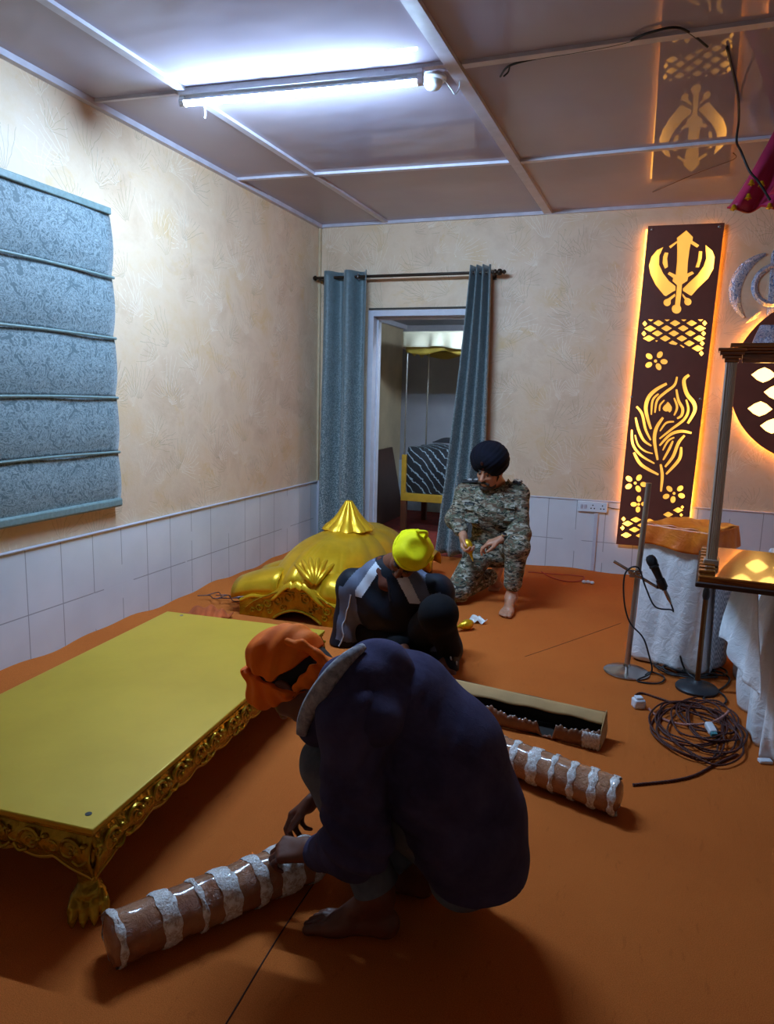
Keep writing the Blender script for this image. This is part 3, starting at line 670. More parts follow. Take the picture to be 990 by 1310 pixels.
def strips(name, polyL, y0_, th, m, parent):
    b = MB(); n = len(polyL)//2; Lh, Rh = polyL[:n], polyL[n:][::-1]
    V_ = []
    for (p_, q_) in zip(Lh, Rh): V_ += [(p_[0], y0_, p_[1]), (q_[0], y0_, q_[1]), ((p_[0]+q_[0])/2, y0_-th, (p_[1]+q_[1])/2)]
    Fs = []
    for i in range(n-1):
        a_ = 3*i; Fs += [(a_, a_+2, a_+5, a_+3), (a_+2, a_+1, a_+4, a_+5), (a_+1, a_, a_+3, a_+4)]
    b.add(V_, Fs); return obj(name, b, m, parent, ang=60)
for s in (-1, 1):
    c = (kc[0]-s*0, kc[1])
    bandp = arcband((kc[0], kc[1]), .262, PI*.60 if s < 0 else PI*.40, PI*1.26 if s < 0 else -PI*.26, lambda f: .004+.040*math.sin(PI*min(1, (f*.95+.03)))**.8)
    strips('blade', bandp, WY-.006, .02, M['silver'], t)
strips('ring', arcband((kc[0], kc[1]+.03), .135, 0, 2*PI, lambda f: .022, 50), WY-.012, .018, M['silver'], t)
obj('sword', MB().prism([(-.03, -.30), (.03, -.30), (.045, .25), (0, .36), (-.045, .25)], .012, (kc[0], WY-.002, kc[1]), (1, 0, 0), (0, 0, 1)), M['silver'], t, bevel=.004)
obj('leaf', MB().add([(.665, WY-.004, 2.03), (.70, WY-.02, 2.06), (.735, WY-.004, 2.075), (.70, WY-.004, 2.02), (.63, WY-.004, 1.985), (.655, WY-.018, 2.015)], [(0, 1, 2, 3), (4, 5, 1, 3), (4, 0, 5), (0, 5, 1)]), M['silver'], t)
obj('plinth', MB().prism([(-.10, 0), (.10, 0), (.07, .10), (.045, .17), (-.045, .17), (-.07, .10)], .012, (kc[0]-.03, WY-.056, 1.80), (1, 0, 0), (0, 0, 1)), M['silver'], t, bevel=.003)

# ------------------------------------------------------------------ socket on the back wall
c = bk(758, 648, WY-.012)
t = thing('power_socket', 'white switch and socket plate on the back wall above the tiles', 'socket', (c[0], WY-.03, c[2]-.045))
obj('plate', MB().box((c[0], WY-.024, c[2]), (.235, .024, .085)), M['housing'], t, bevel=.005)
for dx in (-.085, -.055):
    obj('switch', MB().box((c[0]+dx, WY-.038, c[2]), (.02, .008, .036), rotm(.15)), M['white_paint'], t, bevel=.002)
M['black'] = mat('black_plastic', '#101012', .4, var=0)
for dx, dz in ((-.01, -.012), (.016, -.012), (.003, .014), (.066, -.012), (.09, -.012), (.078, .014)):
    obj('socket_hole', MB().cyl((c[0]+dx, WY-.034, c[2]+dz), (c[0]+dx, WY-.0372, c[2]+dz), .0055, seg=10), M['black'], t)
tag(obj('conduit', MB().bx((c[0]+.02, WY-.026, .012), (c[0]+.05, WY-.012, c[2]-.05)), M['white_paint'], bevel=.003), 'white plastic conduit running down the tiles from the socket plate', 'conduit')
b = MB(); b.tube(spline([(c[0]+.117, WY-.028, c[2]+.005), (c[0]+.17, WY-.022, c[2]-.003), (c[0]+.25, WY-.028, c[2]-.002)], 5), .003, 6)
tag(obj('wire', b, M['black']), 'thin dark wire from the socket plate to the tall lit panel', 'wire')

# ------------------------------------------------------------------ stand with fluted post and polished tray
tw = NT('polished_wood'); w = tw.n('ShaderNodeTexNoise', Scale=3, Detail=5, Distortion=.6); tw.l(tw.mapped((1.2, 22, 22)), w.inputs['Vector'])
tw.color(tw.ramp(w.outputs['Fac'], [(.35, lin('#5a2c0c')), (.65, lin('#9a5a1e'))])); tw.b.inputs['Roughness'].default_value = .16; tw.b.inputs['Coat Weight'].default_value = .6; M['polish'] = tw.m
M['alu'] = mat('aluminium_post', '#b5aaa0', .3, .6, var=.1)
M['dark_wood'] = mat('dark_wood', '#2e160c', .5, var=.25)
so, sa, TZ = np.array([.235, 3.0, 0]), math.radians(-4.7), .715
def turned(b):
    V_ = np.array(b.v); b.v = [tuple(k) for k in (V_ @ rotm(0, 0, sa).T + so)]; return b
t = thing('shrine_stand', 'polished wooden tray with a fluted metal post and capital at the right edge', 'stand', (.75, 3.3, TZ-.048))
obj('tray', turned(MB().bx((.008, .008, TZ-.043), (1.05, .68, TZ))), M['polish'], t, bevel=.006)
obj('rim', turned(MB().bx((0, 0, TZ-.048), (1.058, .688, TZ-.026))), M['dark_wood'], t, bevel=.005)
b = MB()
for k in range(8): b.bx((.008, .04+k*.068, TZ), (.068, .04+k*.068+.040, TZ+.015))
obj('ribbed_edge', turned(b), M['polish'], t, bevel=.004)
cxp, cyp = .052, .235
prof = []
for k in range(40):
    a = 2*PI*k/40; q_ = 1/max(abs(math.cos(a)), abs(math.sin(a)))**.85; prof.append((.022*math.cos(a)*q_*(1-.10*(k % 2)), .022*math.sin(a)*q_*(1-.10*(k % 2))))
for x in (cxp, 1.0):
    obj('post', turned(MB().prism(prof, .86, (x, cyp, TZ), (1, 0, 0), (0, 1, 0))), M['alu'], t, ang=25)
    obj('post_base', turned(MB().bx((x-.030, cyp-.030, TZ), (x+.030, cyp+.030, TZ+.028))), M['alu'], t, bevel=.004)
b = MB(); zc = 1.555
for i, (e, z0_, z1_) in enumerate([(.026, 0, .015), (.036, .015, .028), (.045, .028, .043), (.053, .043, .056)]):
    b.bx((cxp-e, cyp-e, zc+z0_), (cxp+e, cyp+e, zc+z1_))
obj('capital', turned(b), M['polish'], t, bevel=.003)
b = MB()
for i, (e, z0_, z1_) in enumerate([(.016, 0, .035), (.026, .035, .047), (.036, .047, .058)]): b.bx((cxp+.038, cyp-e, zc+z0_), (1.06, cyp+e, zc+z1_))
b.bx((cxp-.010, cyp-.042, zc+.058), (1.06, cyp+.042, zc+.075))
obj('beam', turned(b), M['polish'], t, bevel=.003)

# ------------------------------------------------------------------ cloth covered table under the tray
tc = NT('white_cotton'); n_ = tc.noise(3, 5, .6, .4)
tc.color(tc.ramp(n_, [(.3, lin('#d2d4da')), (.7, lin('#e6e7ea'))])); tc.b.inputs['Roughness'].default_value = .8; tc.bump(tc.math('ADD', tc.noise(16, 4, .6, 1.2), tc.math('MULTIPLY', tc.noise(500, 1), .05)), .5, .02); M['cotton'] = tc.m
t = thing('draped_table', 'table covered to the floor with a rumpled white cloth at the right edge', 'table', (1.0, 3.5, 0))
per = spline([(1.6, 2.93), (1.1, 2.92), (.72, 2.93), (.575, 2.98), (.535, 3.1), (.53, 3.4), (.545, 3.75), (.58, 4.05), (.66, 4.17), (1.1, 4.19), (1.6, 4.19)], 12)
def cl(u, v):
    i = u*(len(per)-1); k = int(min(i, len(per)-2)); p = per[k]+(per[k+1]-per[k])*(i-k)
    ctr = np.array([1.1, 3.55]); out = nrm(p-ctr)
    fo = .018*math.sin(u*58+2*math.sin(v*2.4))+.012*math.sin(u*103+v*4)
    s = .03*math.sin(PI*v)+fo*(.25+.9*v)-.095*(1-v)**1.5+(.02*math.sin(v*9+u*12))*v*(1-v)
    z = .657*(1-v)+.004
    return (p[0]+out[0]*s, p[1]+out[1]*s, z)
obj('cloth_drop', MB().grid(cl, 220, 40), M['cotton'], t, ang=180, solid=.003)
top = MB(); ring_ = [cl(i/60, 0) for i in range(61)]; top.add(ring_+[(1.6, 3.55, .663)], [(i, i+1, 61) for i in range(60)]); obj('cloth_top', top, M['cotton'], t, ang=180)
b = MB()
def flap(u, v):
    a_, b_, c_ = np.array([.455, 3.50, .655]), np.array([.47, 3.06, .655]), np.array([.370, 3.17, .425])
    lo_ = c_+(np.array([.49, 2.93, .26])-c_)*u
    hi_ = a_+(b_-a_)*u
    p = hi_+(lo_-hi_)*v; p = p+np.array([-.014*math.sin(u*15+v*3)*v-.01*v*(1-u), 0, .012*math.sin(u*9)*v]); return tuple(p)
obj('cloth_flap', b.grid(flap, 50, 24), M['cotton'], t, ang=180, solid=.003)

# ------------------------------------------------------------------ covered speaker / stool behind the microphones
a_ = math.radians(-27); U_ = np.array([math.cos(a_), math.sin(a_), 0]); V2 = np.array([-math.sin(a_), math.cos(a_), 0]); o0 = np.array([.055, 3.965, 0])
bw, bd, bh = .325, .33, .735
t = thing('covered_stool', 'tall stool draped in white cloth with an orange cloth over its top', 'stool', (o0+U_*bw/2+V2*bd/2).tolist())
rect = [(0, 0), (1, 0), (1, 1), (0, 1)]
def perim(u):
    f = (u % 1)*4; k = int(f) % 4; g = f-int(f); p, q_ = rect[k], rect[(k+1) % 4]; return np.array([p[0]+(q_[0]-p[0])*g, p[1]+(q_[1]-p[1])*g])
def drop(z0_, z1_, off, fold, seed, sag=None):
    def fn(u, v):
        p = perim(u); w_ = o0+U_*p[0]*bw+V2*p[1]*bd; ctr = o0+U_*bw/2+V2*bd/2; out = nrm(w_-ctr)
        zz1 = z1_+(sag(u) if sag else 0); z = z0_+(zz1-z0_)*v
        s = off+fold*(math.sin(u*44+seed)+.6*math.sin(u*91+seed*2+v*3))*(.2+v)+.022*v
        return tuple(w_+out*s*np.array([1, 1, 0])+np.array([0, 0, z]))
    return fn
obj('white_cover', MB().grid(drop(bh-.01, .012, .004, .006, 1.0, None), 200, 24, closed_u=True), M['cotton'], t, ang=180, solid=.003)
to = NT('orange_satin'); to.color(to.ramp(to.noise(7, 4, .6, .6), [(.3, lin('#c8560c')), (.7, lin('#ec8420'))])); to.b.inputs['Roughness'].default_value = .38; to.bump(to.noise(14, 3, .6, .8), .4, .012); M['orange_satin'] = to.m
obj('orange_cover', MB().grid(drop(bh+.022, bh-.085, .012, .004, 2.2, lambda u: .008*math.sin(u*25)-.006*math.sin(u*4*PI)), 160, 10, closed_u=True)
    .grid(lambda u, v: tuple(o0+U_*bw*(u*1.06-.03)+V2*bd*(v*1.06-.03)+np.array([0, 0, bh+.022+.018*math.sin(PI*u)**.5*math.sin(PI*v)**.5+.004*math.sin(u*19+v*11)])), 24, 24), M['orange_satin'], t, ang=70, solid=.004)
tg = NT('checked_cloth'); ck = tg.n('ShaderNodeTexChecker', Scale=70); ck.inputs[1].default_value = lin('#d3d7de'); ck.inputs[2].default_value = lin('#98a0ac'); tg.l(tg.co(), ck.inputs[0]); tg.color(ck.outputs[0]); tg.b.inputs['Roughness'].default_value = .8
b = MB()
b.grid(lambda u, v: tuple(o0+U_*(bw+.032+.012*v+.006*math.sin(u*9+v*2))+V2*bd*(.12+u*.72)+np.array([0, 0, .60-.575*v])), 30, 20)
obj('checked_panel', b, tg.m, t, ang=180, solid=.003)

# ------------------------------------------------------------------ microphone stands and microphone
M['chrome'] = mat('worn_chrome', '#a7a3a0', .22, .95, var=.12)
M['brass_pole'] = mat('bronzed_pole', '#6b4a2c', .3, .85, var=.15)
M['cast'] = mat('dark_cast_iron', '#2a2c32', .5, .3, var=.2)
mx, my = .007, 3.735
t = thing('microphone_stand', 'chrome microphone stand with round base and cross arm left of the covered stool', 'microphone stand', (mx, my, 0))
obj('base', MB().lathe([(.112, 0), (.115, .008), (.105, .014), (.07, .020), (.04, .030), (.02, .038), (.016, .05)], (mx, my, 0), 40), M['chrome'], t)
topx = bk(830, 618, my); obj('pole', MB().tube([(mx, my, .03), (topx[0], my, topx[2])], .0145, 14), mat('pole_steel', '#a99d92', .28, .75, var=.1), t)
aL, aR = bk(785, 718, my-.03), bk(842, 752, my-.03)
obj('cross_arm', MB().cyl(aL, aR, .0075, seg=10), M['chrome'], t)
cc_ = bk(812, 733, my-.012); obj('clamp', MB().box(cc_, (.05, .045, .04)).cyl(cc_+[-.03, 0, .0], cc_+[.035, -.02, .01], .009, seg=10).cyl(cc_+[0, -.04, .01], cc_+[0, .0, .01], .008, seg=10), M['chrome'], t, bevel=.003)
mA, mB_ = bk(831, 712, my-.05), bk(850, 754, my-.07)       # grille end, tail end
dm = nrm(mB_-mA); Rm = np.stack([nrm(np.cross([0, 1, 0], dm)), np.cross(dm, nrm(np.cross([0, 1, 0], dm))), dm], 1)
t = thing('microphone', 'black handheld microphone clipped to the cross arm of the chrome stand', 'microphone', mA.tolist())
Lm = np.linalg.norm(mB_-mA)
obj('grille', MB().lathe([(.002, -.008), (.016, -.004), (.024, .010), (.026, .026), (.024, .040), (.021, .05)], mA, 20, Rm), mat('grille_mesh', '#17171a', .5, .5, var=.3, vscale=400, bump=.8, bscale=500), t)
obj('collar_ring', MB().lathe([(.0225, .046), (.0245, .050), (.0245, .056), (.0205, .060)], mA, 20, Rm), M['black'], t)
obj('body', MB().lathe([(.0205, .058), (.018, .10), (.0145, Lm), (.010, Lm+.004)], mA, 20, Rm), M['black'], t)
obj('clip', MB().lathe([(.021, Lm-.055), (.0225, Lm-.045), (.0215, Lm-.01), (.019, Lm-.006)], mA, 16, Rm).box(mA+dm*(Lm-.03)+[-.012, .03, -.02], (.022, .05, .018)), M['black'], t)
obj('plug', MB().lathe([(.009, Lm), (.0095, Lm+.05), (.006, Lm+.065), (.004, Lm+.08)], mA, 14, Rm), M['chrome'], t)
nx, ny = .338, 3.64
t = thing('microphone_stand', 'short bronze pole stand with a dark round base under the tray', 'microphone stand', (nx, ny, 0))
obj('base', MB().lathe([(.098, 0), (.100, .012), (.092, .022), (.05, .032), (.025, .04), (.018, .05)], (nx, ny, 0), 36), M['cast'], t)
obj('pole', MB().cyl((nx, ny, .04), (nx, ny, .48), .0125, seg=14), M['brass_pole'], t)
obj('clip', MB().lathe([(.013, .46), (.017, .475), (.016, .50), (.010, .525), (.007, .54)], (nx, ny, 0), 14), M['black'], t)
obj('ring', MB().tube([(nx+.018*math.cos(a), ny, .548+.014*math.sin(a)) for a in np.linspace(0, 2*PI, 16, endpoint=False)], .004, 6, closed=True), M['steel'], t)

# ------------------------------------------------------------------ cables on the floor
def cable(name, pts, r, m, label, cat='cable', twist=False, n=8):
    P = spline(pts, n); b = MB()
    if twist:
        ln = np.concatenate([[0], np.cumsum(np.linalg.norm(np.diff(P, axis=0), axis=1))]); m_ = int(ln[-1]/.0045); s_ = np.linspace(0, ln[-1], m_)
        Q = np.stack([np.interp(s_, ln, P[:, k]) for k in range(3)], 1); T = np.gradient(Q, axis=0); T /= np.linalg.norm(T, axis=1)[:, None]+1e-9
        N = np.cross(T, [0, 0, 1]); N /= np.linalg.norm(N, axis=1)[:, None]+1e-9; B_ = np.cross(T, N)
        for ph in (0, PI):
            a = s_/.026*2*PI+ph; b.tube(Q+(N*np.cos(a)[:, None]+B_*np.sin(a)[:, None])*r*.85, r, 5)
    else: b.tube(P, r, 7)
    return tag(obj(name, b, m, ang=180), label, cat)
def coil(c, rx, ry_, loops, r, seed, z0_=.0, drift=(0, 0)):
    g = np.random.default_rng(seed); out = []; n = int(loops*9)
    for i in range(n):
        a = 2*PI*i/9+seed; k = 1+.30*math.sin(i*.9+seed)+g.uniform(-.12, .12); f = i/n
        out.append((c[0]+drift[0]*f+rx*k*math.cos(a), c[1]+drift[1]*f+ry_*k*math.sin(a), r+z0_+.006*(i % 3)+.010*f+.004*g.uniform()))
    return out
M['rubber'] = mat('black_rubber_cable', '#15151a', .5, var=0)
M['twist'] = mat('dark_red_flex', '#43130f', .5, var=.2, vscale=60)
M['twist2'] = mat('red_white_flex', '#a46f66', .5, var=.5, vscale=90)
tail = mA+dm*(Lm+.075)
cable('microphone_cable', [tail, tail+dm*.03+[.0, 0, -.01], bk(858, 780, my-.05), bk(838, 776, my-.05), bk(826, 752, my-.04), bk(816, 726, my-.04), bk(800, 733, my-.05), bk(798, 765, my-.05), bk(805, 795, my-.05), bk(822, 815, my-.08), (.105, 3.66, .14), (.125, 3.66, .05), (.06, 3.62, .008), (.16, 3.63, .007), (.19, 3.72, .010), (.13, 3.77, .01), (.10, 3.70, .016)], .0042, M['rubber'], 'black microphone cable looping from the microphone down the chrome stand')
cable('cable', coil((.27, 3.85), .13, .085, 4.5, .005, 2, 0, (.10, .02)), .005, M['rubber'], 'black cable coiled on the floor behind the dark stand base')
cable('cable', [(.17, 3.93, .006), (.28, 3.95, .2*.05+.02), (.40, 3.90, .03), (.50, 3.86, .012), (.47, 3.72, .008), (.36, 3.52, .008), (.44, 3.48, .01), (.45, 3.60, .012), (.30, 3.78, .03), (.25, 3.86, .14), (.275, 3.89, .02)], .005, M['rubber'], 'black cable looping from the stool foot round the dark stand base')
cable('twisted_flex', coil((.26, 3.17), .145, .23, 7.5, .003, 5, 0, (.07, -.06)), .0027, M['twist'], 'tangled dark red twisted flex lying before the dark stand base', 'cable', True, 6)
cable('twisted_flex', coil((.35, 3.28), .105, .19, 5, .003, 8, .004, (.0, -.05)), .0027, M['twist'], 'dark red flex tangled close to the white table cloth', 'cable', True, 6)
cable('twisted_flex', [(.45, 2.98, .006), (.36, 2.86, .005), (.28, 2.74, .005), (.20, 2.665, .005), (.10, 2.60, .005), (.06, 2.575, .005)], .0036, M['twist'], 'single dark red flex curving from the tangle towards the wrapped pillar', 'cable', True)
cable('twisted_flex', [(.115, 3.30, .006), (.16, 3.22, .006), (.25, 3.16, .016), (.36, 3.19, .03), (.43, 3.30, .03), (.46, 3.40, .02)], .0036, M['twist2'], 'pale red and white flex running from the square white plug', 'cable', True)
cable('twisted_flex', [(.10, 3.34, .006), (.055, 3.40, .005), (.08, 3.47, .006), (.16, 3.44, .006), (.26, 3.36, .02), (.34, 3.34, .03)], .0036, M['twist'], 'dark red flex looping behind the square white plug', 'cable', True)
cable('red_wire', [(-.70, 5.70, .02), (-.62, 5.60, .008), (-.50, 5.52, .006), (-.40, 5.56, .006), (-.36, 5.66, .02), (-.45, 5.69, .018), (-.58, 5.68, .015), (-.80, 5.66, .014)], .004, mat('red_wire_plastic', '#b02a10', .5, var=.1), 'loop of red wire on the carpet behind the kneeling officer')
M['plug'] = mat('white_plug_plastic', '#d5d9e2', .4, var=.05)
c = fl(816, 905); b = MB(); b.box(c+[0, 0, .022], (.052, .05, .044), rotm(0, 0, .4)); tt_ = thing('adapter_plug', 'square white plug on the carpet left of the red tangle', 'plug', c.tolist()); obj('body', b, M['plug'], tt_, bevel=.008); obj('cap', MB().box(c+[.0, 0, .048], (.034, .034, .012), rotm(0, 0, .4)), M['plug'], tt_, bevel=.004)
c = fl(908, 942); tt_ = thing('adapter_plug', 'small white and teal connector lying in the red tangle', 'plug', c.tolist()); obj('body', MB().box(c+[0, 0, .036], (.032, .06, .026), rotm(.3, 0, .35)), M['plug'], tt_, bevel=.006); obj('insert', MB().box(c+[.010, -.032, .026], (.026, .018, .02), rotm(.3, 0, .35)), mat('teal_plastic', '#3f7f88', .4), tt_, bevel=.003, label='teal end of the connector')
c = fl(752, 747); b = MB()
for k in range(3): b.ball(c+[.03*k-.03, .012*(k % 2), .014], (.018, .014, .013), 10)
tag(obj('crumpled_plastic', b, M['plug']), 'crumpled white scrap on the carpet under the power socket', 'scrap')
c = fl(973, 975); b = MB(); b.box(c+[0.015, 0.0, .008], (.05, .03, .014), rotm(0, 0, .3)); tag(obj('paper_scrap', b, M['plug'], bevel=.004), 'white scrap on the carpet below the hem of the draped table', 'scrap')

# ------------------------------------------------------------------ pink canopy with gold bells, upper right; cords on the ceiling
tp = NT('magenta_satin'); tp.color(tp.ramp(tp.noise(5, 3), [(.3, lin('#a3104f')), (.7, lin('#c81a5e'))])); tp.b.inputs['Roughness'].default_value = .42; tp.b.inputs['Sheen Weight'].default_value = .4; M['magenta'] = tp.m
M['gold'] = None
tgd = NT('gold_leaf_paint'); tgd.color(tgd.ramp(tgd.noise(8, 3), [(.3, lin('#cf9f12')), (.7, lin('#e6b622'))])); tgd.b.inputs['Metallic'].default_value = .55; tgd.b.inputs['Roughness'].default_value = .33; tgd.bump(tgd.noise(14, 3), .08, .01); M['gold'] = tgd.m
t = thing('ceremonial_canopy', 'magenta fabric canopy with a scalloped gold trimmed hem at the upper right', 'canopy', (.95, 4.5, 2.44))
def can(u, v):
    w_ = 1-v; xl = .322+.205*(w_**.85); x = xl+(1.55-xl)*u
    z = H-.004-(H-.004-2.435)*v-.025*abs(math.sin(u*24))*(v > .97)
    return (x, 4.5-.03*math.sin(u*48)*(.25+v)-.10*v*(1-u*.3), z)
obj('cloth', MB().grid(can, 260, 20), M['magenta'], t, ang=180, solid=.003)
obj('hem_band', MB().tube([can(u, 1.0) for u in np.linspace(0, 1, 200)], .006, 6), mat('red_hem', '#b3122c', .5), t)
def can2(u, v): p = can(u*.8+.12, .55+.45*v); return (p[0]+.03, p[1]-.07-.03*v, p[2]+.03)
obj('second_layer', MB().grid(can2, 160, 10), mat('crimson_satin', '#b8143a', .45, sheen=.3), t, ang=180, solid=.003)
for (u_, v_) in ((938, 268), (957, 254), (961, 236), (974, 238), (984, 266)):
    c = bk(u_, v_, 4.36); bl = obj('bell', MB().lathe([(.001, .026), (.008, .024), (.011, .014), (.014, .005), (.018, 0), (.016, -.002), (.001, .003)], c, 16), M['gold'], t, label='small gold bell')
    obj('clapper', MB().ball(c+[0, 0, -.004], .006, 8), M['gold'], bl)
c0 = [fl(px_, py_, H-.012) for px_, py_ in ((640, 98), (652, 84), (690, 74), (740, 66), (800, 54), (830, 42), (870, 36), (905, 60))]
cable('ceiling_cable', c0[0:1]+c0[1:], .005, M['rubber'], 'thin black cable running along the ceiling strip', 'cable')
cable('ceiling_cable', [fl(652, 84, H-.014), fl(650, 92, H-.03), fl(644, 98, H-.045)], .004, M['rubber'], 'short black cable end hanging from the ceiling strip', 'cable')
c0 = [fl(930, 60, H-.01), fl(943, 118, H-.01), fl(945, 152, H-.04), (.325, 4.30, 2.74), (.345, 4.22, 2.66), (.39, 4.20, 2.56), (.44, 4.20, 2.50), (.50, 4.20, 2.41)]
cable('hanging_cord', [tuple(p) for p in c0], .006, M['rubber'], 'black cord drooping from the ceiling across the magenta canopy', 'cord')
cable('canopy_string', [fl(835, 246, H-.004), fl(890, 222, H-.01), fl(938, 204, H-.012), (.33, 4.5, 2.74)], .0025, mat('brown_string', '#6d3d20', .7), 'thin brown string tying the magenta canopy to the ceiling', 'string')
# ------------------------------------------------------------------ gold painted platform
tpl = NT('matt_gold_paint'); tpl.color(tpl.ramp(tpl.noise(1.8, 5, .6), [(.3, lin('#bb961e')), (.7, lin('#cda72c'))])); tpl.b.inputs['Roughness'].default_value = .42; tpl.b.inputs['Metallic'].default_value = .25; tpl.bump(tpl.noise(60, 3), .06, .004); M['matgold'] = tpl.m
tcg = NT('carved_gold'); tcg.color(tcg.ramp(tcg.noise(16, 4, .6), [(.3, lin('#8f6f0c')), (.7, lin('#bf9716'))])); tcg.b.inputs['Metallic'].default_value = .6; tcg.b.inputs['Roughness'].default_value = .26; tcg.bump(tcg.noise(26, 3, .5, 1.2), .5, .012); M['carved'] = tcg.m
def scroll(c, U, V, r, turns, s, th, b, w0=0):
    """raised spiral with a tapering tail, lying in the plane U,V"""
    pts = []; n = 26
    for i in range(n):
        f = i/(n-1); a = w0+s*f*turns*2*PI; q_ = r*(1-.82*f); pts.append(np.array(c)+np.array(U)*q_*math.cos(a)+np.array(V)*q_*math.sin(a))
    b.tube(pts, [th*(1-.45*i/(n-1)) for i in range(n)], 6)
ang = math.radians(4.2); U_ = np.array([math.cos(ang), math.sin(ang), 0]); V2 = np.array([-math.sin(ang), math.cos(ang), 0]); Zv = np.array([0, 0, 1.])
PH = .27; cr = np.array([-1.245, 1.311, 0]); PWd, PL = .86, 1.675                    # near right corner, width, length
PT = thing('platform', 'low gold painted platform with carved apron and claw feet at the left', 'platform', (cr-U_*PWd/2+V2*PL/2).tolist())
def pc(s_, t_, z): return cr-U_*s_+V2*t_+np.array([0, 0, z])
def slab(b, m, z0_, z1_):
    A_ = [pc(-m, -m, 0), pc(PWd+m, -m, 0), pc(PWd+m, PL+m, 0), pc(-m, PL+m, 0)]; b.add([p+[0, 0, z0_] for p in A_]+[p+[0, 0, z1_] for p in A_], [(0, 1, 2, 3), (7, 6, 5, 4), (1, 0, 4, 5), (2, 1, 5, 6), (3, 2, 6, 7), (0, 3, 7, 4)])
b = MB(); slab(b, 0, PH-.016, PH); obj('top', b, M['matgold'], PT, bevel=.004)
b = MB(); slab(b, -.006, PH-.028, PH-.015); obj('moulding', b, M['carved'], PT, bevel=.004)
def apron(p0, p1, out, nsc):
    """carved apron from p0 to p1 (top edge line), bulging outwards, scalloped at the bottom"""
    L_ = np.linalg.norm(p1-p0); D = (p1-p0)/L_
    def fn(u, v):
        dep = .072+.016*abs(math.sin(u*PI*nsc))+.050*(math.exp(-u*L_/.055)+math.exp(-(1-u)*L_/.055))
        bl = .022*math.sin(PI*min(1, v*1.08))+.012*v*v
        return tuple(p0+D*u*L_+out*(bl-.012)+np.array([0, 0, PH-.026-dep*v]))
    obj('apron', MB().grid(fn, 140, 10), M['carved'], PT, ang=180, solid=.012)
    b = MB(); k = int(L_/.105)
    for i in range(k):
        u = (i+.5)/k; c = np.array(fn(u, .42))+out*.004; s = 1 if i % 2 else -1
        scroll(c, D, Zv, .036, 1.3, s, .0065, b, 0 if s > 0 else PI); scroll(c+D*.052*1, D, Zv*.8, .020, 1.1, -s, .005, b, 1.2)
        for j in range(3): q_ = c+D*(-.045+.018*j)+Zv*(.02-.012*j); b.ball(q_, (.010, .010, .007), 8)
        lf = [c+D*(.01*s)+Zv*(-.028), c+D*(.035*s)+Zv*(-.034)+out*.004, c+D*(.055*s)+Zv*(-.020)]; b.tube(spline(lf, 4), .005, 6)
    obj('carving', b, M['carved'], PT)
    obj('lip', MB().tube([fn(u, 1.0) for u in np.linspace(0, 1, 90)], .0075, 6), M['matgold'], PT)
ins = .012
apron(pc(ins, ins, 0), pc(PWd-ins, ins, 0), -V2, 7); apron(pc(ins, PL-ins, 0), pc(ins, ins, 0), U_, 13)
apron(pc(PWd-ins, ins, 0), pc(PWd-ins, PL-ins, 0), -U_, 13); apron(pc(PWd-ins, PL-ins, 0), pc(ins, PL-ins, 0), V2, 7)
# one cabriole leg with a claw foot, copied to the other corners
def claw_leg(c, dirv):
    D = nrm(dirv); S = np.array([-D[1], D[0], 0]); f = Field(c+np.array([-.13, -.13, -.01]), c+np.array([.13, .13, PH-.02]), .0034)
    P_ = lambda d_, s_, z: c+D*d_+S*s_+np.array([0, 0, z])
    f.ell(P_(-.005, 0, .205), (.05, .05, .045), k=.02); f.cap(P_(.008, 0, .175), P_(-.004, 0, .115), .044, .027, .02); f.cap(P_(-.004, 0, .115), P_(-.002, 0, .07), .025, .024, .015)
    f.ell(P_(.004, 0, .060), (.036, .042, .030), k=.015)
    for s_ in (-.039, -.013, .013, .039):
        o = 1-abs(s_)*5
        f.cap(P_(.012, s_*.8, .056), P_(.040*o+.008, s_*.98, .040), .0145, .0145, .004); f.cap(P_(.040*o+.008, s_*.98, .040), P_(.056*o+.008, s_*1.02, .016), .0140, .0120, .002)
        f.cap(P_(.056*o+.008, s_*1.02, .014), P_(.068*o+.008, s_*1.04, .006), .009, .005, .004)
    f.ell(P_(-.015, 0, .022), (.03, .03, .022), k=.01)
    for s_ in (-.022, 0, .022): f.cap(P_(.046, s_, .20), P_(.030, s_*.6, .14), .009, .005, .008)
    return f.mesh(1)
fp = .055
leg_c = pc(fp-.0, fp-.012, 0)
l0 = obj('leg', claw_leg(np.array([leg_c[0], leg_c[1], 0]), U_*.75-V2), M['carved'], PT, ang=180, loc=leg_c)
for s_, t_, rz_ in ((PWd-fp, fp, -PI/2), (PWd-fp, PL-fp, PI), (fp, PL-fp, PI/2)):
    l = l0.copy(); COL.objects.link(l); l.parent = PT; l.location = (pc(s_, t_, 0)-wloc(PT)).tolist(); l.rotation_euler = (0, 0, rz_)
for q_ in ((110, 1044), (507, 0), (405, 809), (235, 786)):
    if q_[1] == 0: continue
    c = fl(q_[0], q_[1], PH); c = c+V2*(-.02 if q_[1] < 900 else .01)
    obj('bolt_hole', MB().lathe([(.009, .0), (.009, .0012), (.001, .0014)], c, 14), M['black'] if q_[0] != 235 else M['steel'], PT)

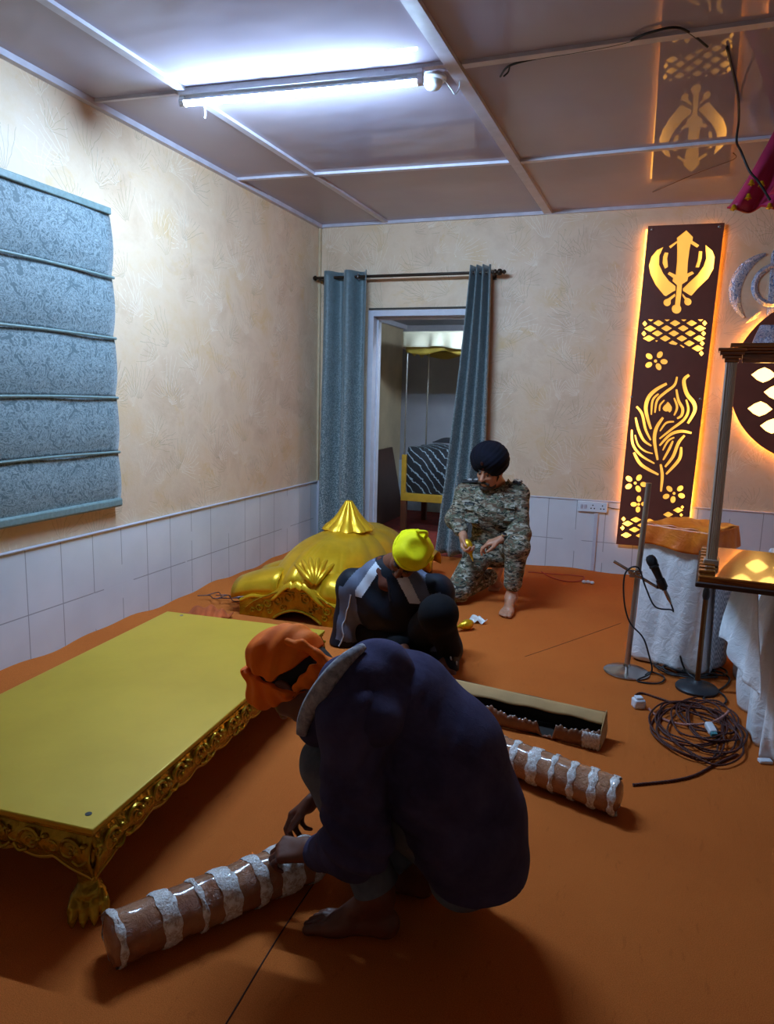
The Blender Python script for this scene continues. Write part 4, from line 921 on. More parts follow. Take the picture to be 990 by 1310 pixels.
# ------------------------------------------------------------------ gold dome waiting on the carpet
DC = np.array([-1.915, 4.545, 0]); hxD, hyD = .345, .78
DT = thing('gold_dome', 'shiny gold painted palanquin dome with ribs and a lobed finial by the left wall', 'dome', DC.tolist())
def foot(th, n=3.4):
    c_, s_ = math.cos(th), math.sin(th); q_ = (abs(c_)**n+abs(s_)**n)**(-1/n); return c_*q_, s_*q_
def eave(th):
    x, y = foot(th)
    if abs(y) > .93 and abs(x) < .97:       # front and back: pointed arch
        ax = abs(x); return .105+.145*max(0, 1-ax/.95)**1.25+.018*math.sin(ax*9.5)*(ax > .1)
    return .105+.035*abs(math.sin(y*PI*2.5))
def dome(u, v):
    th = 2*PI*u; x, y = foot(th); e = eave(th); t_ = v
    rib = 1+.022*abs(math.sin(th*10))*min(1, t_*1.6)*(1-.4*t_)
    s = t_*rib*(1+.04*math.sin(PI*t_)**2)
    z = e+(.462-e)*(max(0, 1-t_**2.5))**.62
    return (DC[0]+x*hxD*s, DC[1]+y*hyD*s, z)
obj('dome_shell', MB().grid(lambda u, v: dome(u, .04+.96*v), 240, 44, closed_u=True), M['gold'], DT, ang=180, solid=.006)
def eavefn(u, v):
    th = 2*PI*u; x, y = foot(th); e = eave(th); fl_ = .0 if abs(y) > .93 and abs(x) < .9 else .075
    k = 1+(fl_*v)/hxD; k2 = 1+(.03*v)/hyD
    return (DC[0]+x*hxD*k, DC[1]+y*hyD*k2, e+.010-.035*v*v-(.03*v if fl_ else 0))
obj('eave', MB().grid(eavefn, 320, 6, closed_u=True), M['gold'], DT, ang=180, solid=.010)
# stepped awning scallops on the wall side and its opposite
for s in (-1, 1):
    for i in range(5):
        yc = DC[1]+(-.62+.31*i); b = MB()
        def fn(u, v, s=s, yc=yc):
            a = PI*u; w = .155-.015*v; return (DC[0]+s*(hxD*.42+.335*v), yc-w*math.cos(a), .150-.058*v*v+(.150-.035*v)*math.sin(a)**.7)
        b.grid(fn, 20, 6); obj('scallop', b, M['gold'], DT, ang=180, solid=.010)
# carved gable panels on the two short sides, plain side boards
for s in (-1, 1):
    y = DC[1]+s*(hyD-.012); n = 60; topl = []; botl = []
    for i in range(n+1):
        u = -1+2*i/n; x = DC[0]+u*(hxD+.06); ax = abs(u)
        zt_ = .085+.155*max(0, 1-ax/.98)**1.2+.016*math.sin(ax*9.5)*(ax > .1)
        zb_ = .0 if ax > .42 else .075*(math.cos(ax/.42*PI/2))**.8
        topl.append((x, zt_)); botl.append((x, zb_))
    b = MB()
    V_ = []
    for (p_, q_) in zip(topl, botl):
        V_ += [(p_[0], y-.015, p_[1]), (q_[0], y-.015, q_[1]), (p_[0], y+.015, p_[1]), (q_[0], y+.015, q_[1])]
    F_ = []
    for i in range(n): a_ = 4*i; F_ += [(a_, a_+1, a_+5, a_+4), (a_+2, a_+6, a_+7, a_+3), (a_, a_+4, a_+6, a_+2), (a_+1, a_+3, a_+7, a_+5)]
    F_ += [(0, 2, 3, 1), (4*n, 4*n+1, 4*n+3, 4*n+2)]
    b.add(V_, F_); obj('gable_panel', b, M['carved'], DT, ang=50)
    b = MB(); yy = y+s*.017
    for d in (-1, 1):
        for x_, z_, r_ in ((.06, .155, .035), (.135, .125, .032), (.205, .10, .030), (.265, .065, .026), (.10, .085, .022), (.19, .05, .02), (.31, .045, .018)):
            scroll((DC[0]+d*x_, yy, z_), (d, 0, 0), (0, 0, 1), r_, 1.35, 1, .0065, b, 2.5)
        b.tube(spline([(DC[0]+d*.02, yy, .185), (DC[0]+d*.10, yy, .185), (DC[0]+d*.19, yy, .155), (DC[0]+d*.30, yy, .10), (DC[0]+d*.36, yy, .05)], 6), .005, 6)
    b.tube([(q_[0], yy, q_[1]) for q_ in botl if q_[1] > .004], .008, 6)
    obj('carving', b, M['carved'], DT)
    obj('gable_rim', MB().tube([(p_[0], y+s*.004, p_[1]+.006) for p_ in topl], .014, 8), M['gold'], DT)
for s in (-1, 1):
    obj('side_board', MB().bx((DC[0]+s*(hxD-.0)-.012, DC[1]-hyD+.02, 0), (DC[0]+s*(hxD-.0)+.012, DC[1]+hyD-.02, .105)), M['carved'], DT, bevel=.004)
prof = [(.165, -.012), (.178, .0), (.165, .018), (.135, .04), (.105, .07), (.078, .105), (.054, .145), (.034, .175), (.026, .19), (.020, .196), (.001, .198)]
obj('finial', MB().lathe([(r, .462+z) for r, z in prof], DC, 120, None, 10, .16), M['gold'], DT, ang=60)
# acanthus fans standing on the dome face
dv = np.array([dome(u, v) for u in np.linspace(.60, .90, 160) for v in np.linspace(.2, 1, 160)])
def on_dome(px, py, lift):
    d = nrm(_f + _r*(px-495)/F_PX - _u*(py-655)/F_PX); o = np.array([0, 0, HC]); w = dv-o; t_ = w@d; k = np.linalg.norm(w-t_[:, None]*d, axis=1).argmin(); return dv[k]-d*lift
for bx_, by_, rr in ((402, 752, 36), ):
    for k in range(6):
        a = (k-2.5)*.27; P = [on_dome(bx_+rr*f*math.sin(a*(.6+.4*f)), by_-rr*f*math.cos(a), .004+.022*math.sin(PI*min(1, f))**.7) for f in (.12, .4, .7, .95, 1.06)]
        sp_ = spline(P, 5); obj('acanthus_leaf', MB().tube(sp_, [.006+.011*math.sin(PI*(.12+.80*i/(len(sp_)-1))) for i in range(len(sp_))], 8), M['gold'], DT, ang=180)
# ------------------------------------------------------------------ wrapped pillars
tk = NT('wrapped_tan_film'); tk.color(tk.ramp(tk.noise(5, 4, .6), [(.3, lin('#98593a')), (.7, lin('#c28a64'))])); tk.b.inputs['Roughness'].default_value = .24; tk.b.inputs['Coat Weight'].default_value = .7; tk.b.inputs['Coat Roughness'].default_value = .12
tk.bump(tk.math('ADD', tk.noise(38, 5, .7, 1.8), tk.noise(9, 2)), .8, .014); M['film'] = tk.m
tb_ = NT('bubble_film'); nb_ = tb_.noise(70, 5, .8, .6)
tb_.color(tb_.ramp(nb_, [(.38, lin('#b59f92')), (.50, lin('#dcd6d2')), (.6, lin('#f4f4f6'))])); tb_.b.inputs['Roughness'].default_value = .2; tb_.b.inputs['Coat Weight'].default_value = .5; tb_.bump(tb_.math('ADD', nb_, tb_.noise(200, 2)), .45, .008); M['bubble'] = tb_.m
def wrapped(label, p0, p1, r, bands, seed, cat='pillar'):
    p0, p1 = np.array(p0, float), np.array(p1, float); D = nrm(p1-p0); L_ = np.linalg.norm(p1-p0); S = nrm(np.cross(D, [0, 0, 1])); g = np.random.default_rng(seed)
    c0 = p0+np.array([0, 0, r+.001]); c1 = p1+np.array([0, 0, r+.001])
    t = thing('wrapped_pillar', label, cat, ((p0+p1)/2).tolist())
    def R_(u, a): return r*(1+.018*math.sin(u*31+2*a+seed)+.012*math.sin(u*67-3*a))
    prof_u = [0, .004, .012, .025]+list(np.linspace(.05, .95, 40))+[.975, .988, .996, 1]
    prof_k = [.05, .55, .86, .97]+[1]*40+[.97, .86, .55, .05]
    V_ = []
    for u, k in zip(prof_u, prof_k):
        for j in range(32):
            a = 2*PI*j/32; q_ = R_(u, a)*k; w = c0+D*u*L_+S*q_*math.cos(a)+np.array([0, 0, 1])*q_*math.sin(a)
            if w[2] < .001: w[2] = .001
            V_.append(w)
    n = len(prof_u); b = MB(); b.add(V_, [(i*32+j, i*32+(j+1) % 32, (i+1)*32+(j+1) % 32, (i+1)*32+j) for i in range(n-1) for j in range(32)]+[tuple(range(32))[::-1], tuple((n-1)*32+j for j in range(32))])
    obj('wrapping', b, M['film'], t, ang=180)
    for (u, w, tilt) in bands:
        def fn(a_, v, u=u, w=w, tilt=tilt):
            a = 2*PI*a_; uu = u+(v-.5)*w+tilt*math.cos(a)+.004*math.sin(a*7+u*50)*(1 if v > .5 else -1); q_ = R_(uu, a)+.0016+.0026*math.sin(PI*v)**.6+.0012*math.sin(a*23+v*9)
            p = c0+D*uu*L_+S*q_*math.cos(a)+np.array([0, 0, 1])*q_*math.sin(a)
            return (p[0], p[1], max(.0006, p[2]))
        obj('bubble_band', MB().grid(fn, 72, 8, closed_u=True), M['bubble'], t, ang=180)
    return t
wrapped('plastic wrapped pillar beside the platform claw foot, held by the man in the orange headscarf', (-1.125, 1.212, 0), (-.795, 1.705, 0), .063,
        [(.235, .075, .01), (.375, .025, .012), (.50, .085, .012), (.655, .055, .014), (.80, .12, .01), (.94, .05, .01), (.035, .03, .01)], 3)
wrapped('plastic wrapped pillar with white bands lying right of the man in the navy hoodie', tuple(fl(792, 1043)), tuple(fl(792, 1043)+(fl(645, 986)-fl(792, 1043))*1.9), .063,
        [(.025, .03, .012), (.115, .035, .02), (.20, .03, .014), (.285, .022, .012), (.375, .05, .012), (.47, .03, .012), (.56, .045, .012), (.655, .045, .012), (.76, .04, .01), (.88, .04, .01)], 9)
# ------------------------------------------------------------------ torn cardboard carton
M['card'] = mat('kraft_cardboard', '#b08a58', .8, var=.12, vscale=9, bump=.15, bscale=30); M['card_in'] = mat('dark_card_inside', '#1c130d', .85, var=.2); M['card_film'] = mat('brown_film_cardboard', '#7a4c33', .35, var=.25, vscale=20, coat=.5, bump=.6, bscale=40)  # card_in: near-black brown for the carton's bottom and back wall
q0, q1 = fl(572, 866, .115)*[1, 1, 0], fl(777, 911, .115)*[1, 1, 0]; D = nrm(q1-q0); L_ = np.linalg.norm(q1-q0); S = np.array([D[1], -D[0], 0])      # S points to the camera side
t = thing('cardboard_carton', 'long torn cardboard carton lying open behind the banded wrapped pillar', 'carton', ((q0+q1)/2).tolist())
w_, hb = .125, .108
cp = lambda u, s_, z: q0+D*u*L_+S*s_+np.array([0, 0, z])
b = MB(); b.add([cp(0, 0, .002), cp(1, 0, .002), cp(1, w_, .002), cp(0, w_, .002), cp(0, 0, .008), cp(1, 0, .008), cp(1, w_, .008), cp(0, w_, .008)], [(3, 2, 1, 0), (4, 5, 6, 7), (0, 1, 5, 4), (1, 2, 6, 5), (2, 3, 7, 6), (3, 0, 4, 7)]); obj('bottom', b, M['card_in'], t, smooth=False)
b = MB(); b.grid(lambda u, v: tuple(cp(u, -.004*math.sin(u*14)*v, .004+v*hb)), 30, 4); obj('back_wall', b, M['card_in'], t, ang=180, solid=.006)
b = MB(); b.grid(lambda u, v: tuple(cp(u, .002+v*(.045+.006*math.sin(u*6)), hb+.004-.024*v+.003*math.sin(u*25)*v-.010*v*v)), 40, 5); obj('top_flap', b, M['card'], t, ang=180, solid=.005)
g = np.random.default_rng(4)
tear = [(0, .085), (.08, .09), (.13, .075), (.2, .088), (.28, .075), (.36, .082), (.46, .066), (.56, .06), (.64, .058), (.665, .012), (.70, .008), (.735, .012), (.755, .07), (.84, .066), (.9, .075), (1, .08)]
tu, th_ = np.array(tear).T
def front(u, v): h_ = np.interp(u, tu, th_)+.004*math.sin(u*90)+.003*math.sin(u*211); return tuple(cp(u, w_+.012*math.sin(PI*v*.8)+.006*math.sin(u*17), .003+h_*v))
obj('front_wall', MB().grid(front, 200, 6), M['card_film'], t, ang=180, solid=.004)
b = MB(); b.grid(lambda u, v: tuple(cp(1+.006*math.sin(v*5), u*w_, .003+v*(.05+.07*(1-u)))), 10, 6); obj('end_flap', b, M['card'], t, ang=180, solid=.004)
b = MB(); b.grid(lambda u, v: tuple(cp(.905+.098*u, w_+.010+.012*math.sin(PI*v*.8)+.004*math.sin(u*30+v*12), .004+.072*v)), 20, 8); obj('film_wrap', b, M['bubble'], t, ang=180, solid=.003)
# ------------------------------------------------------------------ small gold finials and scraps
def kalash(f, c, d, label):
    d = nrm(d); R = np.stack([nrm(np.cross([0.3, .2, 1], d)), np.cross(d, nrm(np.cross([.3, .2, 1], d))), d], 1)
    t = thing('gold_finial', label, 'finial', np.array(c).tolist())
    obj('bulb', MB().lathe([(.001, -.052), (.014, -.050), (.022, -.040), (.030, -.02), (.031, 0), (.024, .018), (.015, .030)], c, 24, R, 8, .08), M['gold'], t)
    obj('neck', MB().lathe([(.019, .028), (.023, .034), (.019, .041), (.013, .046)], c, 20, R), M['gold'], t)
    obj('spire', MB().lathe([(.013, .044), (.010, .062), (.006, .085), (.001, .105)], c, 16, R), M['gold'], t)
    return t
c = fl(596, 806); kalash(None, (c[0], c[1], .034), (-.55, -.8, -.05), 'small gold finial lying on the carpet beside the man in yellow cap')
c = fl(605, 797); b = MB(); b.grid(lambda u, v: (c[0]+.02+.10*(u-.5)+.01*math.sin(v*8), c[1]+.02+.06*(v-.5), .012+.03*math.sin(PI*u)*math.sin(PI*v)+.010*math.sin(u*13+v*7)), 18, 14)
tag(obj('plastic_wrapper', b, mat('clear_wrapper', '#d9dad8', .2, var=.1), ang=180, solid=.002), 'crumpled clear wrapper beside the small gold finial on the carpet', 'wrapper')
b = MB()
for k in range(4):
    x0_, y0_ = -2.70+.05*k, 3.86+.03*(k % 3); b.tube(spline([(x0_, y0_, .05), (x0_+.06, y0_+.05, .045+.02*(k % 2)), (x0_+.13, y0_-.01, .05), (x0_+.19, y0_+.05, .045)], 6), .0035, 5)
tag(obj('wire_tangle', b, M['twist']), 'tangle of dark wire on the carpet between the left wall and the dome', 'wire')
c = fl(300, 772); b = MB()
for k in range(4): b.ball((c[0]-.01+.022*k, c[1]+.01*(k % 2), .045), (.017, .014, .011), 10)
tag(obj('crumpled_wrapper', b, mat('grey_wrapper', '#a9a4a8', .3, var=.2)), 'crumpled grey wrapper on the carpet by the dome corner', 'wrapper')
c = np.array([-2.60, 3.50, .03]); b = MB(); b.grid(lambda u, v: (c[0]+.28*u, c[1]+.22*v+.03*math.sin(u*5), .025+.035*math.sin(PI*u)*math.sin(PI*v)+.012*math.sin(u*17+v*9)), 26, 20)
tag(obj('orange_rag', b, mat('orange_rag_cloth', '#b0501e', .9, var=.2, bump=.4), ang=180, solid=.006), 'crumpled orange rag on the carpet behind the platform by the left wall', 'rag')
# ------------------------------------------------------------------ people: shared anatomy
def frame(fwd, up):
    y = nrm(fwd); z = nrm(np.asarray(up, float)-y*np.dot(up, y)); x = np.cross(y, z); return np.stack([x, y, z], 1)     # columns: right, face, crown
def head(f, c, R, s=1.0, neck=None, jaw=1.0):
    P = lambda x, y, z: np.array(c)+R@(np.array([x, y, z])*s); E = lambda p, r, k=.012, cut=False: f.ell(P(*p), np.array(r)*s, R, k*s, cut)
    E((0, -.012, .035), (.076, .096, .086)); E((0, .030, -.035), (.060*jaw, .062, .078), .03); E((0, .066, -.098), (.026, .024, .020), .03)
    for sx in (-1, 1):
        E((sx*.045, .020, -.070), (.020*jaw, .045, .028), .03); E((sx*.036, .066, -.020), (.024, .022, .020), .025)
        f.cap(P(sx*.012, .088, .026), P(sx*.046, .072, .024), .010*s, .008*s, .012*s)
        E((sx*.032, .098, .006), (.017, .014, .011), .012, True); E((sx*.032, .079, .005), (.0135, .0125, .0115), .003)
        E((sx*.079, -.008, -.004), (.010, .020, .033), .008); E((sx*.088, .000, -.002), (.006, .010, .018), .005, True)
        E((sx*.011, .103, -.030), (.009, .010, .008), .008)
    f.cap(P(0, .088, .014), P(0, .116, -.025), .0085*s, .0125*s, .012*s)
    f.cap(P(-.020, .086, -.062), P(.020, .086, -.062), .007*s, .007*s, .008*s); f.cap(P(-.016, .085, -.074), P(.016, .085, -.074), .0075*s, .0075*s, .006*s)
    E((0, .100, -.068), (.024, .010, .0022), .003, True)
    if neck is not None: f.cap(P(0, -.028, -.055), neck, .056*s, .062*s, .03*s)
def rot_to(v, ax, a):
    v = np.asarray(v, float); ax = nrm(ax); return v*math.cos(a)+np.cross(ax, v)*math.sin(a)+ax*np.dot(ax, v)*(1-math.cos(a))
def hand(f, w, fdir, pn, thumb_side, curls, s=1.0, thumb=(.6, .65, .35), spread=.05, tcurl=.6):
    """w wrist, fdir towards the fingers, pn out of the palm, thumb_side: the direction of the thumb's edge"""
    F_ = nrm(fdir); N = nrm(np.asarray(pn, float)-F_*np.dot(pn, F_)); S = np.cross(F_, N); S = S if np.dot(S, thumb_side) > 0 else -S
    w = np.array(w, float); ln = [(.042, .026, .021), (.046, .030, .022), (.042, .028, .021), (.033, .021, .018)]; kl = (.090, .094, .089, .080); of = (.029, .0095, -.0105, -.029)
    for i in range(4):
        kn = w+(F_*kl[i]+S*of[i])*s
        f.cap(w+(F_*.008+S*of[i]*.55)*s, kn, .0155*s, .0125*s, .012)
        d = nrm(F_+S*(1.5-i)*spread); p = kn; r = .0098-.0007*(i == 3)*2
        ax = np.cross(d, N)
        for j in range(3):
            d = rot_to(d, ax, curls[i][j]); q = p+d*ln[i][j]*s
            f.cap(p, q, (r-.0008*j)*s, (r-.0008*(j+1))*s, .003); p = q
    b0 = w+(F_*.022+S*.024)*s; d = nrm(F_*thumb[0]+S*thumb[1]+N*thumb[2]); p = b0+d*.042*s
    f.cap(b0, p, .0165*s, .0125*s, .012); d2 = nrm(d*(1-tcurl)+F_*tcurl+N*.25*tcurl); q = p+d2*.033*s; f.cap(p, q, .0115*s, .0105*s, .003)
    d3 = nrm(d2*.6+F_*.5+N*.35*tcurl); f.cap(q, q+d3*.026*s, .0102*s, .0078*s, .003)
    f.ell(w+(F_*.04+S*.012+N*.008)*s, (.02*s, .02*s, .02*s), k=.015)
def foot_(f, ankle, heel, toe, s=1.0, side=1, tz=0.0):
    """bare foot from heel to toe tip resting on its sole"""
    heel, toe, ankle = (np.array(k, float) for k in (heel, toe, ankle)); D = nrm(toe-heel); up = nrm(np.array([0, 0, 1])-D*D[2]); S = np.cross(D, up)*side; L_ = np.linalg.norm(toe-heel)
    P = lambda d, sd, z: heel+D*d*L_+S*sd*s+up*z*s
    f.ell(P(.10, 0, .030), (.032*s, .032*s, .030*s), k=.015); f.cap(ankle, P(.18, 0, .05), .036*s, .034*s, .025); f.cap(ankle+up*-.01, P(.62, .006, .034), .034*s, .024*s, .03)
    f.cap(P(.12, 0, .028), P(.66, .012, .022), .028*s, .022*s, .02); f.cap(P(.14, -.006, .026), P(.62, -.026, .020), .024*s, .018*s, .02); f.cap(P(.6, .02, .024), P(.74, .026, .020), .022*s, .019*s, .02)
    for i, (sd, l0, l1, r) in enumerate([(.028, .76, .96, .0145), (.006, .77, .985, .0098), (-.010, .75, .95, .0092), (-.025, .72, .91, .0088), (-.039, .68, .86, .0085)]):
        f.cap(P(l0-.06, sd*.95, .020), P((l0+l1)/2, sd, .020), r*1.15*s, r*s, .006); f.cap(P((l0+l1)/2, sd, .020), P(l1, sd, .010+r*.25), r*s, r*.92*s, .003)
def skin_mat(name, h, rough=.5):
    t = NT(name); c = lin(h); d = tuple(x*.78 for x in c[:3])+(1,)
    t.color(t.ramp(t.noise(22, 4, .6), [(.3, d), (.7, c)])); t.b.inputs['Roughness'].default_value = rough; t.b.inputs['Subsurface Weight'].default_value = .08; t.b.inputs['Subsurface Radius'].default_value = (.012, .004, .002); t.b.inputs['Subsurface Scale'].default_value = .6
    t.bump(t.noise(180, 3), .12, .002); return t.m
def fabric(name, dark, light, scale=5, rough=.85, bump=.25, sheen=.0, weave=700):
    t = NT(name); t.color(t.ramp(t.noise(scale, 5, .6, .3), [(.3, lin(dark)), (.7, lin(light))])); t.b.inputs['Roughness'].default_value = rough; t.b.inputs['Specular IOR Level'].default_value = .2
    t.bump(t.math('ADD', t.noise(28, 4, .6, .8), t.math('MULTIPLY', t.noise(weave, 1), .4)), bump, .006); return t.m
M['eye'] = mat('eye_white', '#57493f', .2, var=.05); M['iris'] = mat('dark_iris', '#140c08', .15, var=0)
M['hair'] = mat('black_hair', '#0d0a09', .6, var=.3, vscale=90, bump=.6, bscale=220); M['beard'] = mat('greying_beard', '#3d322c', .8, var=.4, vscale=160, bump=.8, bscale=260)
def eyes(c, R, s, parent, down=.0):
    for sx in (-1, 1):
        p = np.array(c)+R@(np.array([sx*.032, .0815, .004])*s); e = obj('eye', MB().ball(p, .0118*s, 14), M['eye'], parent, ang=180)
        g = nrm(R@np.array([0, 1, -.25-down])); obj('iris', MB().ball(p+g*.0075*s, .0058*s, 10), M['iris'], e, ang=180)
def brows(c, R, s, parent):
    for sx in (-1, 1):
        P = [np.array(c)+R@(np.array(q)*s) for q in ((sx*.012, .1005, .026), (sx*.030, .096, .034), (sx*.050, .078, .028))]; obj('eyebrow', MB().tube(spline(P, 5), .0045*s, 6), M['hair'], parent)

def stick(V, px, py, rad=.012, lift=.003):
    """nearest point of a surface along the view through that spot of the photo"""
    d = nrm(_f + _r*(px-495)/F_PX - _u*(py-655)/F_PX); o = np.array([0, 0, HC]); w = V-o; t_ = w@d; off = np.linalg.norm(w-t_[:, None]*d, axis=1)
    m_ = off < rad
    if not m_.any(): i = off.argmin(); return V[i]-d*lift
    return o+d*(t_[m_].min()-lift)
# ------------------------------------------------------------------ 1. squatting man in the navy hoodie
def man_hoodie():
    Yc = 1.66
    hipL, hipR = bk(604, 1092, 1.60), bk(602, 1080, 1.73); kneeL, kneeR = np.array([-.705, 1.555, .445]), bk(424, 972, 1.82)
    ankL, ankR = bk(484, 1140, 1.56), np.array([-.50, 1.745, .085])
    heelL, toeL = np.array([-.505, 1.565, .002]), np.array([-.735, 1.505, .002]); heelR, toeR = np.array([-.46, 1.745, .002]), np.array([-.70, 1.72, .002])
    shL, shR = bk(452, 920, 1.47), bk(455, 876, 1.84); elL, wrL = bk(455, 1078, 1.43), bk(402, 1093, 1.58)
    elR, wrR = bk(452, 985, 1.93), bk(408, 1018, 1.80)
    pel = (hipL+hipR)/2; neck = bk(448, 872, 1.665); mid = bk(575, 985, Yc); ch = bk(500, 905, Yc)
    hc = bk(379, 869, 1.655); R = frame((-.52, .02, -.85), (-.86, 0, .50))
    root = thing('person', 'man in navy hoodie and orange headscarf squatting over a wrapped pillar', 'person', (pel[0]-.2, 1.66, 0))
    f = Field((-1.10, 1.34, -.008), (-.12, 2.02, .86), .0042)
    head(f, hc, R, 1.0, neck); f.cap(neck, ch, .062, .10, .04); f.cap(ch, mid, .115, .12, .05); f.cap(mid, pel, .12, .115, .05)
    for h_, k_, a_, sh, el, wr in ((hipL, kneeL, ankL, shL, elL, wrL), (hipR, kneeR, ankR, shR, elR, wrR)):
        f.cap(pel, h_, .09, .085, .04); f.cap(h_, k_, .078, .052, .03); f.cap(k_, a_, .05, .035, .02); f.ell(k_+(a_-k_)*.35+[.03, 0, 0], (.048, .048, .06), k=.03)
        f.cap(ch, sh, .07, .06, .04); f.cap(sh, el, .05, .038, .02); f.cap(el, wr, .038, .027, .02)
    f.cap(wrL, wrL+[-.005, -.02, .022], .027, .025, .02)
    foot_(f, ankL, heelL, toeL, 1.0, -1); foot_(f, ankR, heelR, toeR, 1.0, 1)
    # left hand closes over the end of the wrapped pillar; right hand reaches down to the film
    hand(f, wrL+[0, -.02, .022], (-.90, -.02, -.16), (-.05, .30, -.92), (-.2, .9, .4), [(.75, .95, .7), (.7, 1.0, .75), (.65, 1.05, .8), (.6, 1.05, .8)], 1.0, (.7, .45, .5), .02)
    hand(f, wrR, (-.66, -.28, -.62), (.55, -.35, -.72), (-.3, -.9, .1), [(.55, .75, .4), (.62, .8, .5), (.75, .85, .5), (.85, .9, .6)], 1.0, (.85, .3, .35), .02, .8)
    body = obj('body', f.mesh(2), skin_mat('brown_skin', '#6b3a28'), root, ang=180)
    eyes(hc, R, 1.0, root, .3); brows(hc, R, 1.0, root)
    # hair and scarf
    P = lambda x, y, z: hc+R@np.array([x, y, z])
    f = Field(hc-.17, hc+.17, .004); f.ell(P(0, -.014, .040), (.083, .103, .088), R, .01); f.ell(P(0, -.07, -.02), (.064, .045, .065), R, .03); f.half(P(0, .075, .03), R@np.array([0, 1, -.55]))
    obj('under_cap', f.mesh(1), mat('black_under_cap', '#08080a', .8, var=.1), root, ang=180)
    M['orange_scarf'] = fabric('orange_headscarf', '#f06408', '#ff8416', 6, .7, .3)
    nb_ = np.array([0, .925, -.38]); off_ = -.016                 # the gap between the two layers runs across the head
    scl = lambda V: .0028*np.sin((V-hc)@(R@nrm([.15, .45, .9]))*130+2.0*wav(V, 14, 3))+.003*wav(V, 24, 5)
    f = Field(hc-.24, hc+.24, .0042); f.ell(P(0, -.010, .036), (.096, .117, .104), R, .01); f.cap(P(-.03, .095, .055), P(.03, .095, .055), .034, .034, .04); f.cap(P(-.05, .03, .115), P(.05, .03, .115), .024, .024, .04)
    f.cap(P(-.080, -.02, -.005), P(-.035, -.105, -.055), .028, .022, .03); f.cap(P(.080, -.02, -.005), P(.035, -.105, -.055), .028, .022, .03)
    f.half(P(0, 0, -.036), R@np.array([0, .47, -1])); f.half(P(*(nb_*(off_+.006))), R@(-nb_)); obj('headscarf', f.mesh(2, scl), M['orange_scarf'], root, ang=180)
    f = Field(hc-.24, hc+.24, .0042); f.ell(P(0, -.016, .040), (.098, .120, .108), R, .01); f.cap(P(-.055, -.030, .115), P(.055, -.030, .115), .030, .030, .04)
    f.half(P(*(nb_*(off_-.007))), R@nb_); f.half(P(0, 0, .036), R@np.array([0, .35, -1])); obj('scarf_fold', f.mesh(2, lambda V: scl(V)+.003*wav(V, 32, 8)), M['orange_scarf'], root, ang=180)
    f = Field(hc-.24, hc+.24, .0042); k0 = P(-.03, -.118, -.072)
    f.ell(k0, (.032, .026, .028), k=.01); f.path([k0, P(-.03, -.150, -.085), P(-.03, -.185, -.105)], [.016, .018, .006], .01); f.path([k0, P(-.06, -.085, -.050), P(-.085, -.045, -.030)], [.020, .028, .014], .01)
    f.path([k0, P(-.045, -.128, -.02), P(-.05, -.125, .03), P(-.045, -.105, .062)], [.014, .012, .012, .014], .012)
    obj('scarf_knot', f.mesh(2, lambda V: .003*np.sin(V@[90, 60, 120])), M['orange_scarf'], root, ang=180)
    # jeans
    f = Field((-.92, 1.34, .0), (-.10, 2.02, .62), .0055)
    cuL, cuR = kneeL+(ankL-kneeL)*.86, kneeR+(ankR-kneeR)*.86
    for h_, k_, c_ in ((hipL, kneeL, cuL), (hipR, kneeR, cuR)):
        f.cap(pel, h_, .10, .085, .05); f.cap(h_, k_, .100, .068, .03); f.cap(k_, c_, .064, .056, .02); f.ell(k_+(c_-k_)*.4+[.035, 0, 0], (.058, .058, .085), k=.04); f.ell(bk(590, 1128, h_[1]), (.085, .075, .06), k=.04)
    dj = nrm(kneeL-hipL)
    w_ = f.mesh(2, lambda V: .0055*folds(V, [.3, .5, .9], 95, .8, 2, 9)*np.clip(.3+wav(V, 7, 4), 0, 1)+.003*wav(V, 45, 6))
    obj('jeans', w_, fabric('faded_blue_jeans', '#4a525f', '#6d7480', 9, .9, .35), root, ang=180)
    for k_, a_, c_ in ((kneeL, ankL, cuL), (kneeR, ankR, cuR)):
        d = nrm(a_-k_); Rr = np.stack([nrm(np.cross(d, [0, 1, 0])), np.cross(d, nrm(np.cross(d, [0, 1, 0]))), d], 1)
        obj('trouser_cuff', MB().lathe([(.052, -.03), (.060, -.028), (.061, .034), (.053, .036)], c_, 28, Rr), bpy.data.materials['faded_blue_jeans'], root)
    # hoodie
    f = Field((-.95, 1.28, .05), (-.02, 2.10, .90), .006)
    b1, b2, b3, b4 = bk(512, 905, Yc), bk(562, 972, Yc), bk(596, 1045, Yc), bk(612, 1096, Yc)
    f.cap(b1, b2, .140, .160, .05, ((0, 1, 0), 1.22)); f.cap(b2, b3, .160, .150, .05, ((0, 1, 0), 1.22)); f.cap(b3, b4, .150, .132, .04, ((0, 1, 0), 1.22)); f.half(bk(600, 1158, 1.52), [.10, -.05, -1])
    f.cap(bk(470, 890, Yc), b1, .105, .13, .05, ((0, 1, 0), 1.35))
    for sh, el, wr in ((shL, elL, wrL), (shR, elR, wrR)):
        cuff = el+(wr-el)*.80
        f.cap(bk(490, 900, Yc), sh, .11, .088, .04); f.cap(sh, el, .086, .076, .012); f.cap(el, cuff, .074, .046, .02); f.ell(el+[.01, 0, .006], (.078, .074, .074), k=.02)
    def hd(V):
        el_ = np.exp(-np.sum((V-elL)**2, 1)/.020); sh_ = np.exp(-np.sum((V-(shL+[.05, 0, -.06]))**2, 1)/.02)
        return .004*wav(V, 9, 11)+.011*folds(V, [.75, .15, .65], 52, 1.0, 12, 6)*np.clip(.25+.9*wav(V, 6, 13), 0, 1)+.004*folds(V, [.2, .5, .9], 80, 1, 15, 9)*np.clip(wav(V, 8, 16), 0, 1)+.007*el_*np.sin(V@[40, 30, 120])+.004*sh_*np.sin(V@[110, 20, -60])
